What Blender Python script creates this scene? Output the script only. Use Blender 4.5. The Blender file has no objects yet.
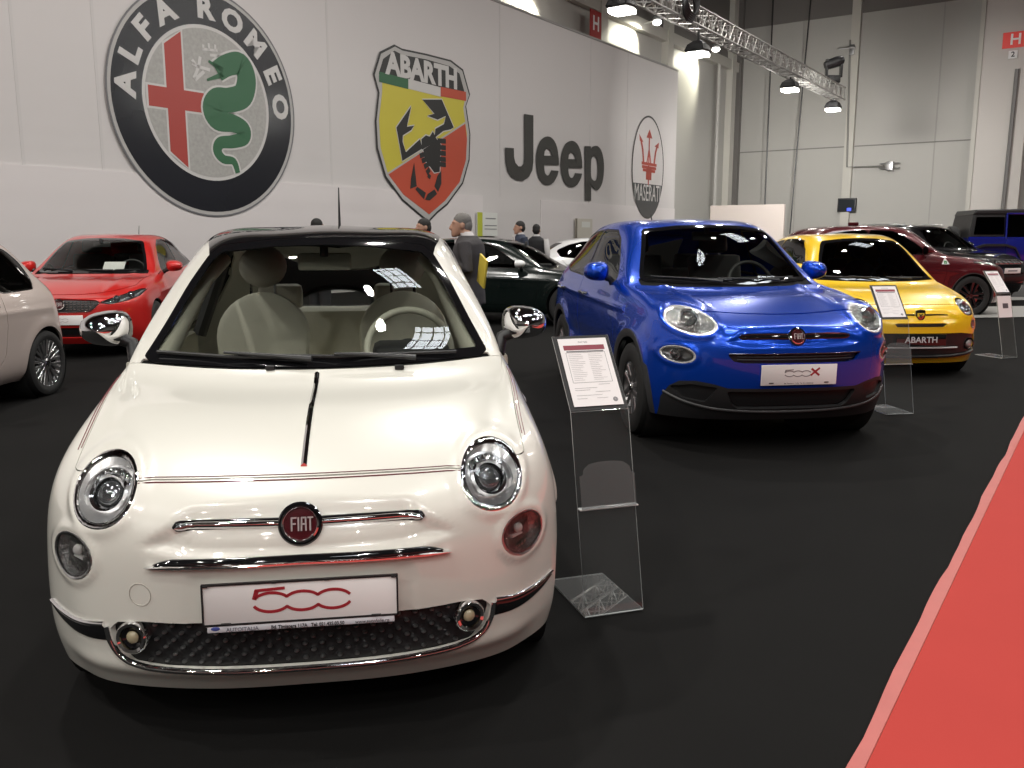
import bpy, math, random
import numpy as np
from mathutils import Vector, Matrix
from mathutils.bvhtree import BVHTree
PI = math.pi
C = bpy.context.scene.collection
random.seed(5)

# ------------------------------------------------------------------ materials
MATS = {}
def mat(name, col=(.8, .8, .8), rough=.5, metal=0., coat=0., ior=1.5, emit=None, es=1., noise=None, bump=None, spec=None, alpha=None):
    if name in MATS: return MATS[name]
    m = bpy.data.materials.new(name); m.use_nodes = True
    nt = m.node_tree; b = nt.nodes['Principled BSDF']
    b.inputs['Base Color'].default_value = (*col, 1)
    b.inputs['Roughness'].default_value = rough
    b.inputs['Metallic'].default_value = metal
    b.inputs['IOR'].default_value = ior
    b.inputs['Coat Weight'].default_value = coat
    b.inputs['Coat Roughness'].default_value = .02
    if spec is not None: b.inputs['Specular IOR Level'].default_value = spec
    if emit:
        b.inputs['Emission Color'].default_value = (*emit, 1); b.inputs['Emission Strength'].default_value = es
    if noise or bump:
        tc = nt.nodes.new('ShaderNodeTexCoord'); n = nt.nodes.new('ShaderNodeTexNoise')
        sc, amt = noise if noise else (bump[0], 0)
        n.inputs['Scale'].default_value = sc; n.inputs['Detail'].default_value = 4
        nt.links.new(tc.outputs['Object'], n.inputs['Vector'])
        if noise:
            mx = nt.nodes.new('ShaderNodeMix'); mx.data_type = 'RGBA'
            mx.inputs[6].default_value = (*[c * (1 - amt) for c in col], 1)
            mx.inputs[7].default_value = (*[min(1, c * (1 + amt)) for c in col], 1)
            nt.links.new(n.outputs['Fac'], mx.inputs[0]); nt.links.new(mx.outputs[2], b.inputs['Base Color'])
        if bump:
            bp = nt.nodes.new('ShaderNodeBump'); bp.inputs['Strength'].default_value = bump[1]; bp.inputs['Distance'].default_value = bump[2]
            n2 = nt.nodes.new('ShaderNodeTexNoise'); n2.inputs['Scale'].default_value = bump[0]; n2.inputs['Detail'].default_value = 5
            nt.links.new(tc.outputs['Object'], n2.inputs['Vector'])
            nt.links.new(n2.outputs['Fac'], bp.inputs['Height']); nt.links.new(bp.outputs['Normal'], b.inputs['Normal'])
    MATS[name] = m
    return m

def glass(name, tint=(1, 1, 1), ior=1.5, boost=1., haze=0.):
    """thin pane: clear (tinted) film with a fresnel mirror on top"""
    if name in MATS: return MATS[name]
    m = bpy.data.materials.new(name); m.use_nodes = True
    nt = m.node_tree; nt.nodes.clear()
    o = nt.nodes.new('ShaderNodeOutputMaterial'); mx = nt.nodes.new('ShaderNodeMixShader')
    t = nt.nodes.new('ShaderNodeBsdfTransparent'); t.inputs[0].default_value = (*tint, 1)
    g = nt.nodes.new('ShaderNodeBsdfGlossy'); g.inputs['Roughness'].default_value = 0.01
    f = nt.nodes.new('ShaderNodeFresnel'); f.inputs[0].default_value = ior
    mu = nt.nodes.new('ShaderNodeMath'); mu.operation = 'MULTIPLY'; mu.use_clamp = True; mu.inputs[1].default_value = boost
    nt.links.new(f.outputs[0], mu.inputs[0])
    nt.links.new(mu.outputs[0], mx.inputs[0]); nt.links.new(t.outputs[0], mx.inputs[1]); nt.links.new(g.outputs[0], mx.inputs[2])
    if haze:
        hz = nt.nodes.new('ShaderNodeMixShader'); df = nt.nodes.new('ShaderNodeBsdfDiffuse'); df.inputs[0].default_value = (.8, .8, .8, 1); hz.inputs[0].default_value = haze
        nt.links.new(t.outputs[0], hz.inputs[1]); nt.links.new(df.outputs[0], hz.inputs[2]); nt.links.new(hz.outputs[0], mx.inputs[1])
    nt.links.new(mx.outputs[0], o.inputs[0])
    MATS[name] = m
    return m

def paint(name, col, flake=0., rough=.28, coat=1.):
    return mat(name, col, rough=rough, metal=flake, coat=coat)

CHROME = mat('chrome', (.82, .82, .83), rough=.045, metal=1)
DARKCHROME = mat('dark_chrome', (.25, .25, .26), rough=.12, metal=1)
SATIN = mat('satin_metal', (.62, .62, .63), rough=.28, metal=1)
BLACKGLOSS = mat('gloss_black', (.006, .006, .007), rough=.06, coat=.6)
BLACKPLAS = mat('black_plastic', (.012, .012, .013), rough=.42)
GREYPLAS = mat('dark_grey_plastic', (.035, .035, .037), rough=.55)
RUBBER = mat('tyre_rubber', (.012, .012, .012), rough=.72)
DARK = mat('dark_cavity', (.004, .004, .004), rough=.9)
LENS = glass('lamp_lens', (.97, .97, .97), 1.5)
WINDSCREEN = glass('windscreen_glass', (.90, .93, .89), 1.52, 1.1)
TINT = glass('tinted_glass', (.16, .17, .17), 1.52, 1.2)
CLEAR = glass('clear_glass', (.86, .88, .86), 1.5, 1.)
DARKTINT = glass('dark_tinted_glass', (.04, .045, .045), 1.52, 1.2)
BOWL = mat('lamp_reflector', (.88, .88, .88), rough=.30, metal=.9)
FACET = mat('faceted_reflector', (.85, .85, .85), rough=.16, metal=1, bump=(38, 1., .03))
BULB = mat('lamp_bulb', (.9, .9, .88), rough=.05, coat=1)
WHITEPL = mat('plate_white', (.78, .75, .74), rough=.35)
REDINK = mat('red_ink', (.33, .02, .03), rough=.4)
BLACKINK = mat('black_ink', (.015, .015, .018), rough=.5)
GREYINK = mat('grey_ink', (.25, .25, .26), rough=.5)
PAPER = mat('white_paper', (.80, .78, .78), rough=.6)

# ------------------------------------------------------------------ objects
def link(o, parent=None):
    C.objects.link(o)
    if parent is not None: o.parent = parent
    return o
def thing(name, label, cat, loc=(0, 0, 0), rz=0, group=None):
    o = bpy.data.objects.new(name, None); C.objects.link(o)
    o.empty_display_size = .1
    o.location = loc; o.rotation_euler = (0, 0, rz)
    return tag(o, label, cat, group)
def tag(o, label=None, cat=None, group=None, kind=None):
    if label: o['label'] = label
    if cat: o['category'] = cat
    if group: o['group'] = group
    if kind: o['kind'] = kind
    return o
def mesh(name, V, F, m, parent=None, smooth=True, N=None, angle=None):
    me = bpy.data.meshes.new(name)
    V = [tuple(map(float, v)) for v in V]
    me.from_pydata(V, [], [tuple(int(i) for i in f) for f in F])
    me.materials.append(m)
    if smooth:
        me.polygons.foreach_set('use_smooth', [True] * len(me.polygons))
        if angle is not None: me.set_sharp_from_angle(angle=math.radians(angle))
    me.update()
    if N is not None: me.normals_split_custom_set_from_vertices([tuple(map(float, n)) for n in N])
    return link(bpy.data.objects.new(name, me), parent)
def copy_tree(o, parent=None):
    c = o.copy(); C.objects.link(c); c.parent = parent
    for ch in list(o.children): copy_tree(ch, c)
    return c

class MB:
    """collects simple shapes that belong to ONE mesh"""
    def __init__(s): s.v = []; s.f = []
    def add(s, V, F, M=None):
        o = len(s.v)
        s.v += [tuple(M @ Vector(v)) if M is not None else tuple(v) for v in V]
        s.f += [tuple(i + o for i in f) for f in F]
        return s
    def box(s, c, d, M=None, bev=0.):
        x, y, z = d[0] / 2, d[1] / 2, d[2] / 2
        if bev <= 0:
            V = [(c[0] + i * x, c[1] + j * y, c[2] + k * z) for k in (-1, 1) for j in (-1, 1) for i in (-1, 1)]
            F = [(0, 2, 3, 1), (4, 5, 7, 6), (0, 1, 5, 4), (2, 6, 7, 3), (0, 4, 6, 2), (1, 3, 7, 5)]
            return s.add(V, F, M)
        b = min(bev, x * .99, y * .99, z * .99)
        def ring(zz, ins):
            a, q = x - ins, y - ins; r = b if ins == 0 else b * .4
            P = []
            for sx, sy, t0 in ((1, 1, 0), (-1, 1, 90), (-1, -1, 180), (1, -1, 270)):
                for t in (0, 30, 60, 90):
                    t2 = math.radians(t0 + t)
                    P.append((c[0] + sx * (a - r) + r * math.cos(t2), c[1] + sy * (q - r) + r * math.sin(t2), c[2] + zz))
            return P
        rings = [ring(-z, b * .7), ring(-z + b * .3, b * .2), ring(-z + b, 0), ring(z - b, 0), ring(z - b * .3, b * .2), ring(z, b * .7)]
        return s.rings(rings, M=M)
    def rings(s, R, cap=True, closed=True, M=None):
        n = len(R[0]); V = [p for r in R for p in r]; F = []
        for a in range(len(R) - 1):
            for i in range(n if closed else n - 1):
                j = (i + 1) % n
                F.append((a * n + i, a * n + j, (a + 1) * n + j, (a + 1) * n + i))
        if cap:
            F.append(tuple(range(n))[::-1]); F.append(tuple((len(R) - 1) * n + i for i in range(n)))
        return s.add(V, F, M)
    def tube(s, P, r, n=8, M=None, cap=True, closed=False):
        P = [Vector(p) for p in P]; rr = r if isinstance(r, (list, tuple)) else [r] * len(P)
        R = []; up = None
        for i, p in enumerate(P):
            if closed: t = P[(i + 1) % len(P)] - P[i - 1]
            else: t = P[min(i + 1, len(P) - 1)] - P[max(i - 1, 0)]
            t = t.normalized() if t.length > 1e-9 else Vector((0, 0, 1))
            if up is None: up = t.orthogonal().normalized()
            up = (up - t * up.dot(t)); up = up.normalized() if up.length > 1e-6 else t.orthogonal().normalized()
            w = t.cross(up)
            R.append([tuple(p + (up * math.cos(2 * PI * k / n) + w * math.sin(2 * PI * k / n)) * rr[i]) for k in range(n)])
        if closed: R.append(R[0])
        return s.rings(R, cap=cap and not closed, M=M)
    def lathe(s, prof, n=32, M=None, axis='z', cap=False):
        R = []
        for r, h in prof:
            ring = []
            for k in range(n):
                a = 2 * PI * k / n; p = (r * math.cos(a), r * math.sin(a), h)
                if axis == 'x': p = (h, p[0], p[1])
                elif axis == 'y': p = (p[0], h, p[1])
                ring.append(p)
            R.append(ring)
        return s.rings(R, cap=cap, M=M)
    def prism(s, P, z0, z1, M=None):
        n = len(P)
        V = [(p[0], p[1], z0) for p in P] + [(p[0], p[1], z1) for p in P]
        F = [tuple(range(n))[::-1], tuple(range(n, 2 * n))] + [(i, (i + 1) % n, n + (i + 1) % n, n + i) for i in range(n)]
        return s.add(V, F, M)
    def ball(s, c, r, nu=16, nv=10, M=None):
        r = r if isinstance(r, (tuple, list)) else (r, r, r)
        R = []
        for j in range(nv + 1):
            t = PI * (j + .02 * (j == 0) - .02 * (j == nv)) / nv
            R.append([(c[0] + r[0] * math.sin(t) * math.cos(2 * PI * k / nu), c[1] + r[1] * math.sin(t) * math.sin(2 * PI * k / nu), c[2] - r[2] * math.cos(t)) for k in range(nu)])
        return s.rings(R, M=M)
    def ribbon(s, P, w, z0=0., z1=.002, M=None, closed=False):
        """flat stroke of width w along a 2-D polyline"""
        n = len(P); ww = w if isinstance(w, (list, tuple)) else [w] * n
        L = []; Rr = []
        for i in range(n):
            a = Vector(P[(i - 1) % n] if closed or i > 0 else P[i]); b = Vector(P[(i + 1) % n] if closed or i < n - 1 else P[i])
            t = (b - a).normalized(); nn = Vector((-t.y, t.x)) * ww[i] / 2
            L.append((P[i][0] + nn.x, P[i][1] + nn.y)); Rr.append((P[i][0] - nn.x, P[i][1] - nn.y))
        V = [(x, y, z) for z in (z0, z1) for (x, y) in L + Rr]; F = []
        for i in range(n if closed else n - 1):
            j = (i + 1) % n
            F += [(2 * n + i, 3 * n + i, 3 * n + j, 2 * n + j), (i, j, n + j, n + i), (i, 2 * n + i, 2 * n + j, j), (n + i, n + j, 3 * n + j, 3 * n + i)]
        return s.add(V, F, M)
    def build(s, name, m, parent=None, smooth=True, angle=38):
        return mesh(name, s.v, s.f, m, parent, smooth, angle=angle)

def fill2d(loops, m, name, parent, M, depth=.004, bevel=0.):
    """filled 2-D outline(s) (holes allowed) as a thin solid, laid into the plane of M"""
    cu = bpy.data.curves.new(name, 'CURVE'); cu.dimensions = '2D'; cu.fill_mode = 'BOTH'; cu.extrude = depth / 2
    for P in loops:
        sp = cu.splines.new('POLY'); sp.points.add(len(P) - 1); sp.use_cyclic_u = True
        for i, p in enumerate(P): sp.points[i].co = (p[0], p[1], 0, 1)
    t = bpy.data.objects.new('tmp', cu); C.objects.link(t)
    dg = bpy.context.evaluated_depsgraph_get()
    me = bpy.data.meshes.new_from_object(t.evaluated_get(dg), depsgraph=dg)
    bpy.data.objects.remove(t); bpy.data.curves.remove(cu)
    me.name = name; me.materials.clear(); me.materials.append(m)
    me.transform(M)
    return link(bpy.data.objects.new(name, me), parent)
def text(body, size, m, name, parent, M, width=None, depth=.002, bold=0., align='CENTER', sx=1., shear=0., bend=None):
    cu = bpy.data.curves.new(name, 'FONT'); cu.body = body; cu.size = size; cu.extrude = depth / 2; cu.offset = bold
    cu.align_x = align; cu.align_y = 'CENTER'; cu.shear = shear; cu.resolution_u = 3
    t = bpy.data.objects.new('tmp', cu); C.objects.link(t)
    dg = bpy.context.evaluated_depsgraph_get()
    me = bpy.data.meshes.new_from_object(t.evaluated_get(dg), depsgraph=dg)
    bpy.data.objects.remove(t); bpy.data.curves.remove(cu)
    me.name = name; me.materials.clear(); me.materials.append(m)
    if width:
        xs = [v.co.x for v in me.vertices]; sx = width / (max(xs) - min(xs))
    me.transform(Matrix.Diagonal((sx, 1, 1, 1))); me.transform(M)
    return link(bpy.data.objects.new(name, me), parent)
def frame(o, x, y):
    """matrix with columns x, y, x^y at o"""
    x = Vector(x).normalized(); y = Vector(y); y = (y - x * y.dot(x)).normalized(); z = x.cross(y)
    M = Matrix.Identity(4)
    for i in range(3): M[i][0], M[i][1], M[i][2], M[i][3] = x[i], y[i], z[i], o[i]
    return M
def spline(P, n=8, closed=False):
    """Catmull-Rom through 2-D/3-D points"""
    P = [np.array(p, float) for p in P]; out = []; L = len(P)
    for i in range(L if closed else L - 1):
        if closed: a, b, c, d = P[i - 1], P[i], P[(i + 1) % L], P[(i + 2) % L]
        else: a, b, c, d = P[max(i - 1, 0)], P[i], P[i + 1], P[min(i + 2, L - 1)]
        for k in range(n):
            t = k / n
            out.append(tuple(.5 * (2 * b + (c - a) * t + (2 * a - 5 * b + 4 * c - d) * t * t + (3 * b - a - 3 * c + d) * t ** 3)))
    if not closed: out.append(tuple(P[-1]))
    return out
def arc(cx, cy, r, a0, a1, n=12, ry=None):
    ry = r if ry is None else ry
    return [(cx + r * math.cos(math.radians(a0 + (a1 - a0) * i / n)), cy + ry * math.sin(math.radians(a0 + (a1 - a0) * i / n))) for i in range(n + 1)]

# ------------------------------------------------------------------ signed distances (numpy, negative inside)
def sd_poly(P, rnd=0.):
    P = np.array(P, float)
    def f(q):
        d2 = np.full(len(q), 1e9); ins = np.zeros(len(q), bool)
        n = len(P)
        for i in range(n):
            a = P[i]; b = P[(i + 1) % n]; e = b - a; w = q - a
            t = np.clip((w @ e) / max(e @ e, 1e-12), 0, 1)
            dd = w - t[:, None] * e; d2 = np.minimum(d2, (dd ** 2).sum(1))
            c = (a[1] > q[:, 1]) != (b[1] > q[:, 1])
            with np.errstate(divide='ignore', invalid='ignore'):
                xi = (b[0] - a[0]) * (q[:, 1] - a[1]) / (b[1] - a[1]) + a[0]
            ins ^= c & (q[:, 0] < xi)
        d = np.sqrt(d2)
        return np.where(ins, -d, d) - rnd
    return f
def sd_ell(cx, cy, rx, ry, rot=0.):
    c, s = math.cos(math.radians(rot)), math.sin(math.radians(rot))
    def f(q):
        x = q[:, 0] - cx; y = q[:, 1] - cy; u = c * x + s * y; v = -s * x + c * y
        k = np.sqrt((u / rx) ** 2 + (v / ry) ** 2); g = np.sqrt((u / rx ** 2) ** 2 + (v / ry ** 2) ** 2)
        return np.where(k > 1e-6, k * (k - 1) / np.maximum(g, 1e-6), -min(rx, ry))
    return f
FRONT = lambda V: V[:, [0, 2]]
SIDE = lambda V: V[:, [1, 2]]
TOP = lambda V: V[:, [0, 1]]
def sst(a, b, x):
    t = np.clip((x - a) / (b - a), 0, 1); return t * t * (3 - 2 * t)

# ------------------------------------------------------------------ Catmull-Clark on quads
def cc(V, Q):
    n = len(V); E = np.concatenate([Q[:, [0, 1]], Q[:, [1, 2]], Q[:, [2, 3]], Q[:, [3, 0]]]); E.sort(1)
    U, inv, cnt = np.unique(E, axis=0, return_inverse=True, return_counts=True); inv = inv.ravel()
    nf = len(Q); fp = V[Q].mean(1); fid = np.tile(np.arange(nf), 4)
    fs = np.zeros((len(U), 3)); np.add.at(fs, inv, fp[fid])
    mid = V[U].mean(1); bnd = cnt == 1
    ep = np.where(bnd[:, None], mid, (V[U].sum(1) + fs) / 4)
    val = np.zeros(n); np.add.at(val, U.ravel(), 1)
    Fs = np.zeros((n, 3)); fc = np.zeros(n)
    np.add.at(Fs, Q.ravel(), np.repeat(fp, 4, 0)); np.add.at(fc, Q.ravel(), 1)
    Rs = np.zeros((n, 3)); np.add.at(Rs, U[:, 0], mid); np.add.at(Rs, U[:, 1], mid)
    nn = np.maximum(val, 1)[:, None]
    nv = (Fs / np.maximum(fc, 1)[:, None] + 2 * Rs / nn + (nn - 3) * V) / nn
    bs = np.zeros((n, 3)); bc = np.zeros(n)
    for k in (0, 1):
        np.add.at(bs, U[bnd][:, k], V[U[bnd][:, 1 - k]]); np.add.at(bc, U[bnd][:, k], 1)
    isb = bc > 0
    nv[isb] = (bs[isb] + 6 * V[isb]) / (6 + bc[isb])[:, None]
    e = inv.reshape(4, nf).T
    ei = n + e; fi = n + len(U) + np.arange(nf)
    out = []
    for k in range(4): out.append(np.stack([Q[:, k], ei[:, k], fi, ei[:, k - 1]], 1))
    return np.concatenate([nv, ep, fp]), np.concatenate(out)
def cc_fit(T, Q, it=4, k=.85):
    Cg = T.copy(); n = len(T)
    for _ in range(it):
        V, q = cc(Cg, Q); V, q = cc(V, q); Cg = Cg + k * (T - V[:n])
    return Cg
def tri_normals(V, F):
    N = np.zeros_like(V); a = np.cross(V[F[:, 1]] - V[F[:, 0]], V[F[:, 2]] - V[F[:, 0]])
    for k in range(3): np.add.at(N, F[:, k], a)
    return N / np.maximum(np.linalg.norm(N, axis=1), 1e-12)[:, None]

class Body:
    """a smooth closed skin that can be cut into panels along implicit outlines"""
    def __init__(s, V, Q, level):
        for _ in range(level): V, Q = cc(V, Q)
        s.V = V; s.F = np.concatenate([Q[:, [0, 1, 2]], Q[:, [0, 2, 3]]])
        s.R = {'body': s.F}; s.renorm()
    def renorm(s): s.N = tri_normals(s.V, s.F)
    def displace(s, amt):
        s.V = s.V + s.N * amt(s.V)[:, None]; s.renorm()
    def bvh(s): return BVHTree.FromPolygons([tuple(v) for v in s.V], [tuple(map(int, f)) for f in s.F])
    def split(s, reg, sd, new, keep=None):
        """faces of reg with sd<0 go to region new; the rest stay"""
        F = s.R[reg]
        d = sd(s.V); d = np.where(np.abs(d) < 2e-4, 2e-4, d)
        sg = d[F] < 0; k = sg.sum(1)
        ins = [F[k == 3]]; outs = [F[k == 0]]
        mx = (k == 1) | (k == 2); M = F[mx]; sgm = sg[mx]; km = k[mx]
        if len(M):
            lone = np.where(km == 1, sgm.argmax(1), (~sgm).argmax(1))
            ar = np.arange(len(M)); A = M[ar, lone]; B = M[ar, (lone + 1) % 3]; Cc = M[ar, (lone + 2) % 3]
            ed = np.concatenate([np.stack([A, B], 1), np.stack([A, Cc], 1)]); eds = np.sort(ed, 1)
            U, inv = np.unique(eds, axis=0, return_inverse=True); inv = inv.ravel()
            t = d[U[:, 0]] / (d[U[:, 0]] - d[U[:, 1]]); t = np.clip(t, .01, .99)[:, None]
            nv = s.V[U[:, 0]] * (1 - t) + s.V[U[:, 1]] * t; nn = s.N[U[:, 0]] * (1 - t) + s.N[U[:, 1]] * t
            nn /= np.maximum(np.linalg.norm(nn, axis=1), 1e-9)[:, None]
            base = len(s.V); s.V = np.concatenate([s.V, nv]); s.N = np.concatenate([s.N, nn])
            P = base + inv[:len(M)]; Qq = base + inv[len(M):]
            tip = np.stack([A, P, Qq], 1); q1 = np.stack([P, B, Cc], 1); q2 = np.stack([P, Cc, Qq], 1)
            one = km == 1
            ins += [tip[one], q1[~one], q2[~one]]; outs += [tip[~one], q1[one], q2[one]]
        s.R[reg] = np.concatenate(outs); s.R[new] = np.concatenate(ins + ([s.R[new]] if new in s.R else []))
        return s
    def refine(s, reg, n=1):
        for _ in range(n):
            F = s.R[reg]; E = np.concatenate([F[:, [0, 1]], F[:, [1, 2]], F[:, [2, 0]]]); E.sort(1)
            U, inv = np.unique(E, axis=0, return_inverse=True); inv = inv.ravel().reshape(3, -1).T
            b = len(s.V); s.V = np.concatenate([s.V, s.V[U].mean(1)])
            nn = s.N[U].mean(1); s.N = np.concatenate([s.N, nn / np.maximum(np.linalg.norm(nn, axis=1), 1e-9)[:, None]])
            m = b + inv
            s.R[reg] = np.concatenate([np.stack([F[:, 0], m[:, 0], m[:, 2]], 1), np.stack([m[:, 0], F[:, 1], m[:, 1]], 1), np.stack([m[:, 2], m[:, 1], F[:, 2]], 1), m])
    def emit(s, reg, name, m, parent, off=0., rim=.012, sel=None, flip=False):
        """region -> one mesh; off: moved along the normals (number or f(V)); rim: folded edge depth"""
        F = s.R[reg]
        if sel is not None: F = F[sel(s.V[F].mean(1))]
        if len(F) == 0: return None
        ids, Fi = np.unique(F, return_inverse=True); Fi = Fi.reshape(-1, 3)
        V = s.V[ids]; N = s.N[ids]
        o = off(V) if callable(off) else off
        isf = not np.isscalar(o) or o != 0
        V = V + N * (o[:, None] if not np.isscalar(o) else o)
        if callable(off): N = tri_normals(V, Fi)
        if rim:
            E = np.concatenate([Fi[:, [0, 1]], Fi[:, [1, 2]], Fi[:, [2, 0]]]); Es = np.sort(E, 1)
            U, idx, cnt = np.unique(Es, axis=0, return_index=True, return_counts=True)
            be = E[idx[cnt == 1]]; bv = np.unique(be); n = len(V)
            mp1 = {int(v): n + i for i, v in enumerate(bv)}; mp2 = {int(v): n + len(bv) + i for i, v in enumerate(bv)}
            inward = np.zeros((n, 3))
            tri_c = V[Fi].mean(1)
            V = np.concatenate([V, V[bv], V[bv] - N[bv] * rim])
            side = []
            for a, b in be: side += [(mp1[int(b)], mp1[int(a)], mp2[int(a)]), (mp1[int(b)], mp2[int(a)], mp2[int(b)])]
            side = np.array(side); SN = tri_normals(V, side)[n:]
            Fi = np.concatenate([Fi, side]); N = np.concatenate([N, SN])
        return mesh(name, V, Fi, m, parent, True, N=N)
    def outline(s, q, proj_dir, cast):
        pass
class Caster:
    def __init__(s, body): s.b = body.bvh()
    def hit(s, p, d):
        r = s.b.ray_cast(Vector(p), Vector(d).normalized())
        return (r[0], r[1]) if r[0] is not None else (Vector(p), -Vector(d).normalized())
    def front(s, x, z, y0=-2): return s.hit((x, y0, z), (0, 1, 0))
    def top(s, x, y): return s.hit((x, y, 4), (0, 0, -1))
    def side(s, y, z, sgn): return s.hit((sgn * 3, y, z), (-sgn, 0, 0))
    def near(s, p):
        r = s.b.find_nearest(Vector(p)); return r[0], r[1]
# ------------------------------------------------------------------ car skins
def make_body(st, side, front, rear, level=3, pf=(.18, 4.4), pr=(.15, 4.), bul=None, fit=4, kbul=.012):
    """st: per station (P4 xyz, P6 xyz, P8 yz); side: per station (P3x,P3z,P2x,P2z,P1x,P1z,P0x,P0z,dy);
    front/rear: centre-line depth of the four lower rows of the end faces"""
    n = len(st); S = np.zeros((n, 9, 3))
    for j, (p4, p6, p8) in enumerate(st):
        p4 = np.array(p4, float); p6 = np.array(p6, float); p8 = np.array((0, *p8), float); sd = side[j]
        S[j, 4] = p4; S[j, 6] = p6; S[j, 8] = p8
        b = bul[j] if bul else kbul
        S[j, 5] = (p4 + p6) / 2 + np.array((b, 0, b * .6))
        S[j, 7] = p8 + (p6 - p8) * np.array((.5, .25, .25))
        for k, (a, c) in enumerate(((3, 0), (2, 2), (1, 4), (0, 6))):
            S[j, a] = (sd[c], p4[1] + sd[8] * (1, 1.15, 1.1, .9)[k], sd[c + 1])
    W = np.zeros((n, 17, 3))
    for i in range(9): W[:, i] = S[:, i] * np.array((-1, 1, 1)); W[:, 16 - i] = S[:, i]
    V = [tuple(p) for p in W.reshape(-1, 3)]; Q = []
    idx = lambda j, i: j * 17 + i
    for j in range(n - 1):
        for i in range(16): Q.append((idx(j, i), idx(j + 1, i), idx(j + 1, i + 1), idx(j, i + 1)))
    def cap(j, prof, p, flip):
        g = {}
        for k in range(5):
            for c in range(9):                      # c 0..8 across from -P4 to +P4
                if k == 4: g[k, c] = idx(j, 4 + c); continue
                if c == 0: g[k, c] = idx(j, k); continue
                if c == 8: g[k, c] = idx(j, 16 - k); continue
                fr = W[j, 4 + c, 0] / S[j, 4, 0]; e = S[j, k]
                y = prof[k] + (e[1] - prof[k]) * (p[0] * abs(fr) ** 2 + (1 - p[0]) * abs(fr) ** p[1])
                V.append((fr * e[0], y, e[2])); g[k, c] = len(V) - 1
        for k in range(4):
            for c in range(8):
                q = (g[k, c], g[k, c + 1], g[k + 1, c + 1], g[k + 1, c])
                Q.append(q[::-1] if flip else q)
    cap(0, front, pf, True); cap(n - 1, rear, pr, False)
    V = np.array(V, float); Q = np.array(Q, int)
    B = Body(cc_fit(V, Q, fit), Q, level)
    if (B.N * (B.V - np.array((0, B.V[:, 1].mean(), .6)))).sum() < 0:
        B.F = B.F[:, ::-1]; B.R['body'] = B.F; B.renorm()
    return B

def where(cond, f): return lambda V: np.where(cond(V), f(V), 1.)
def split_side(B, poly, new, rnd=0., xmin=.35, reg='body', zmin=-9, sgn=0):
    f = sd_poly(poly, rnd)
    B.split(reg, where(lambda V: (np.abs(V[:, 0]) > xmin) & (V[:, 2] > zmin) & ((sgn * V[:, 0]) >= 0 if sgn else True), lambda V: f(SIDE(V))), new)
def seam_side(B, poly, new, w=.004, rnd=0., xmin=.35, sgn=0, reg='body'):
    """cut a closed panel outline with a real groove around it"""
    f = sd_poly(poly, rnd); ok = lambda V: (np.abs(V[:, 0]) > xmin) & ((sgn * V[:, 0]) >= 0 if sgn else True)
    B.split(reg, where(ok, lambda V: f(SIDE(V)) - w / 2), 'tmp'); B.split('tmp', where(ok, lambda V: f(SIDE(V)) + w / 2), new)
    B.R['gap'] = np.concatenate([B.R['gap'], B.R['tmp']]) if 'gap' in B.R else B.R['tmp']; del B.R['tmp']
def seam(B, sd, new, w=.004, reg='body'):
    B.split(reg, lambda V: sd(V) - w / 2, 'tmp'); B.split('tmp', lambda V: sd(V) + w / 2, new)
    B.R['gap'] = np.concatenate([B.R['gap'], B.R['tmp']]) if 'gap' in B.R else B.R['tmp']; del B.R['tmp']
def groove(B, sd, w=.004, reg='body'):
    """an open line cut into one panel: both sides stay in reg"""
    B.split(reg, lambda V: np.abs(sd(V)) - w / 2, 'tmp')
    B.R['gap'] = np.concatenate([B.R['gap'], B.R['tmp']]) if 'gap' in B.R else B.R['tmp']; del B.R['tmp']
def arches(B, ys, R, z, xmin=.42):
    for y in ys:
        f = sd_ell(y, z, R, R)
        B.split('body', where(lambda V: np.abs(V[:, 0]) > xmin, lambda V: f(SIDE(V))), 'hole')
        for r in list(B.R):
            if r not in ('body', 'hole'): B.split(r, where(lambda V: np.abs(V[:, 0]) > xmin, lambda V: f(SIDE(V))), 'hole')

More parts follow.
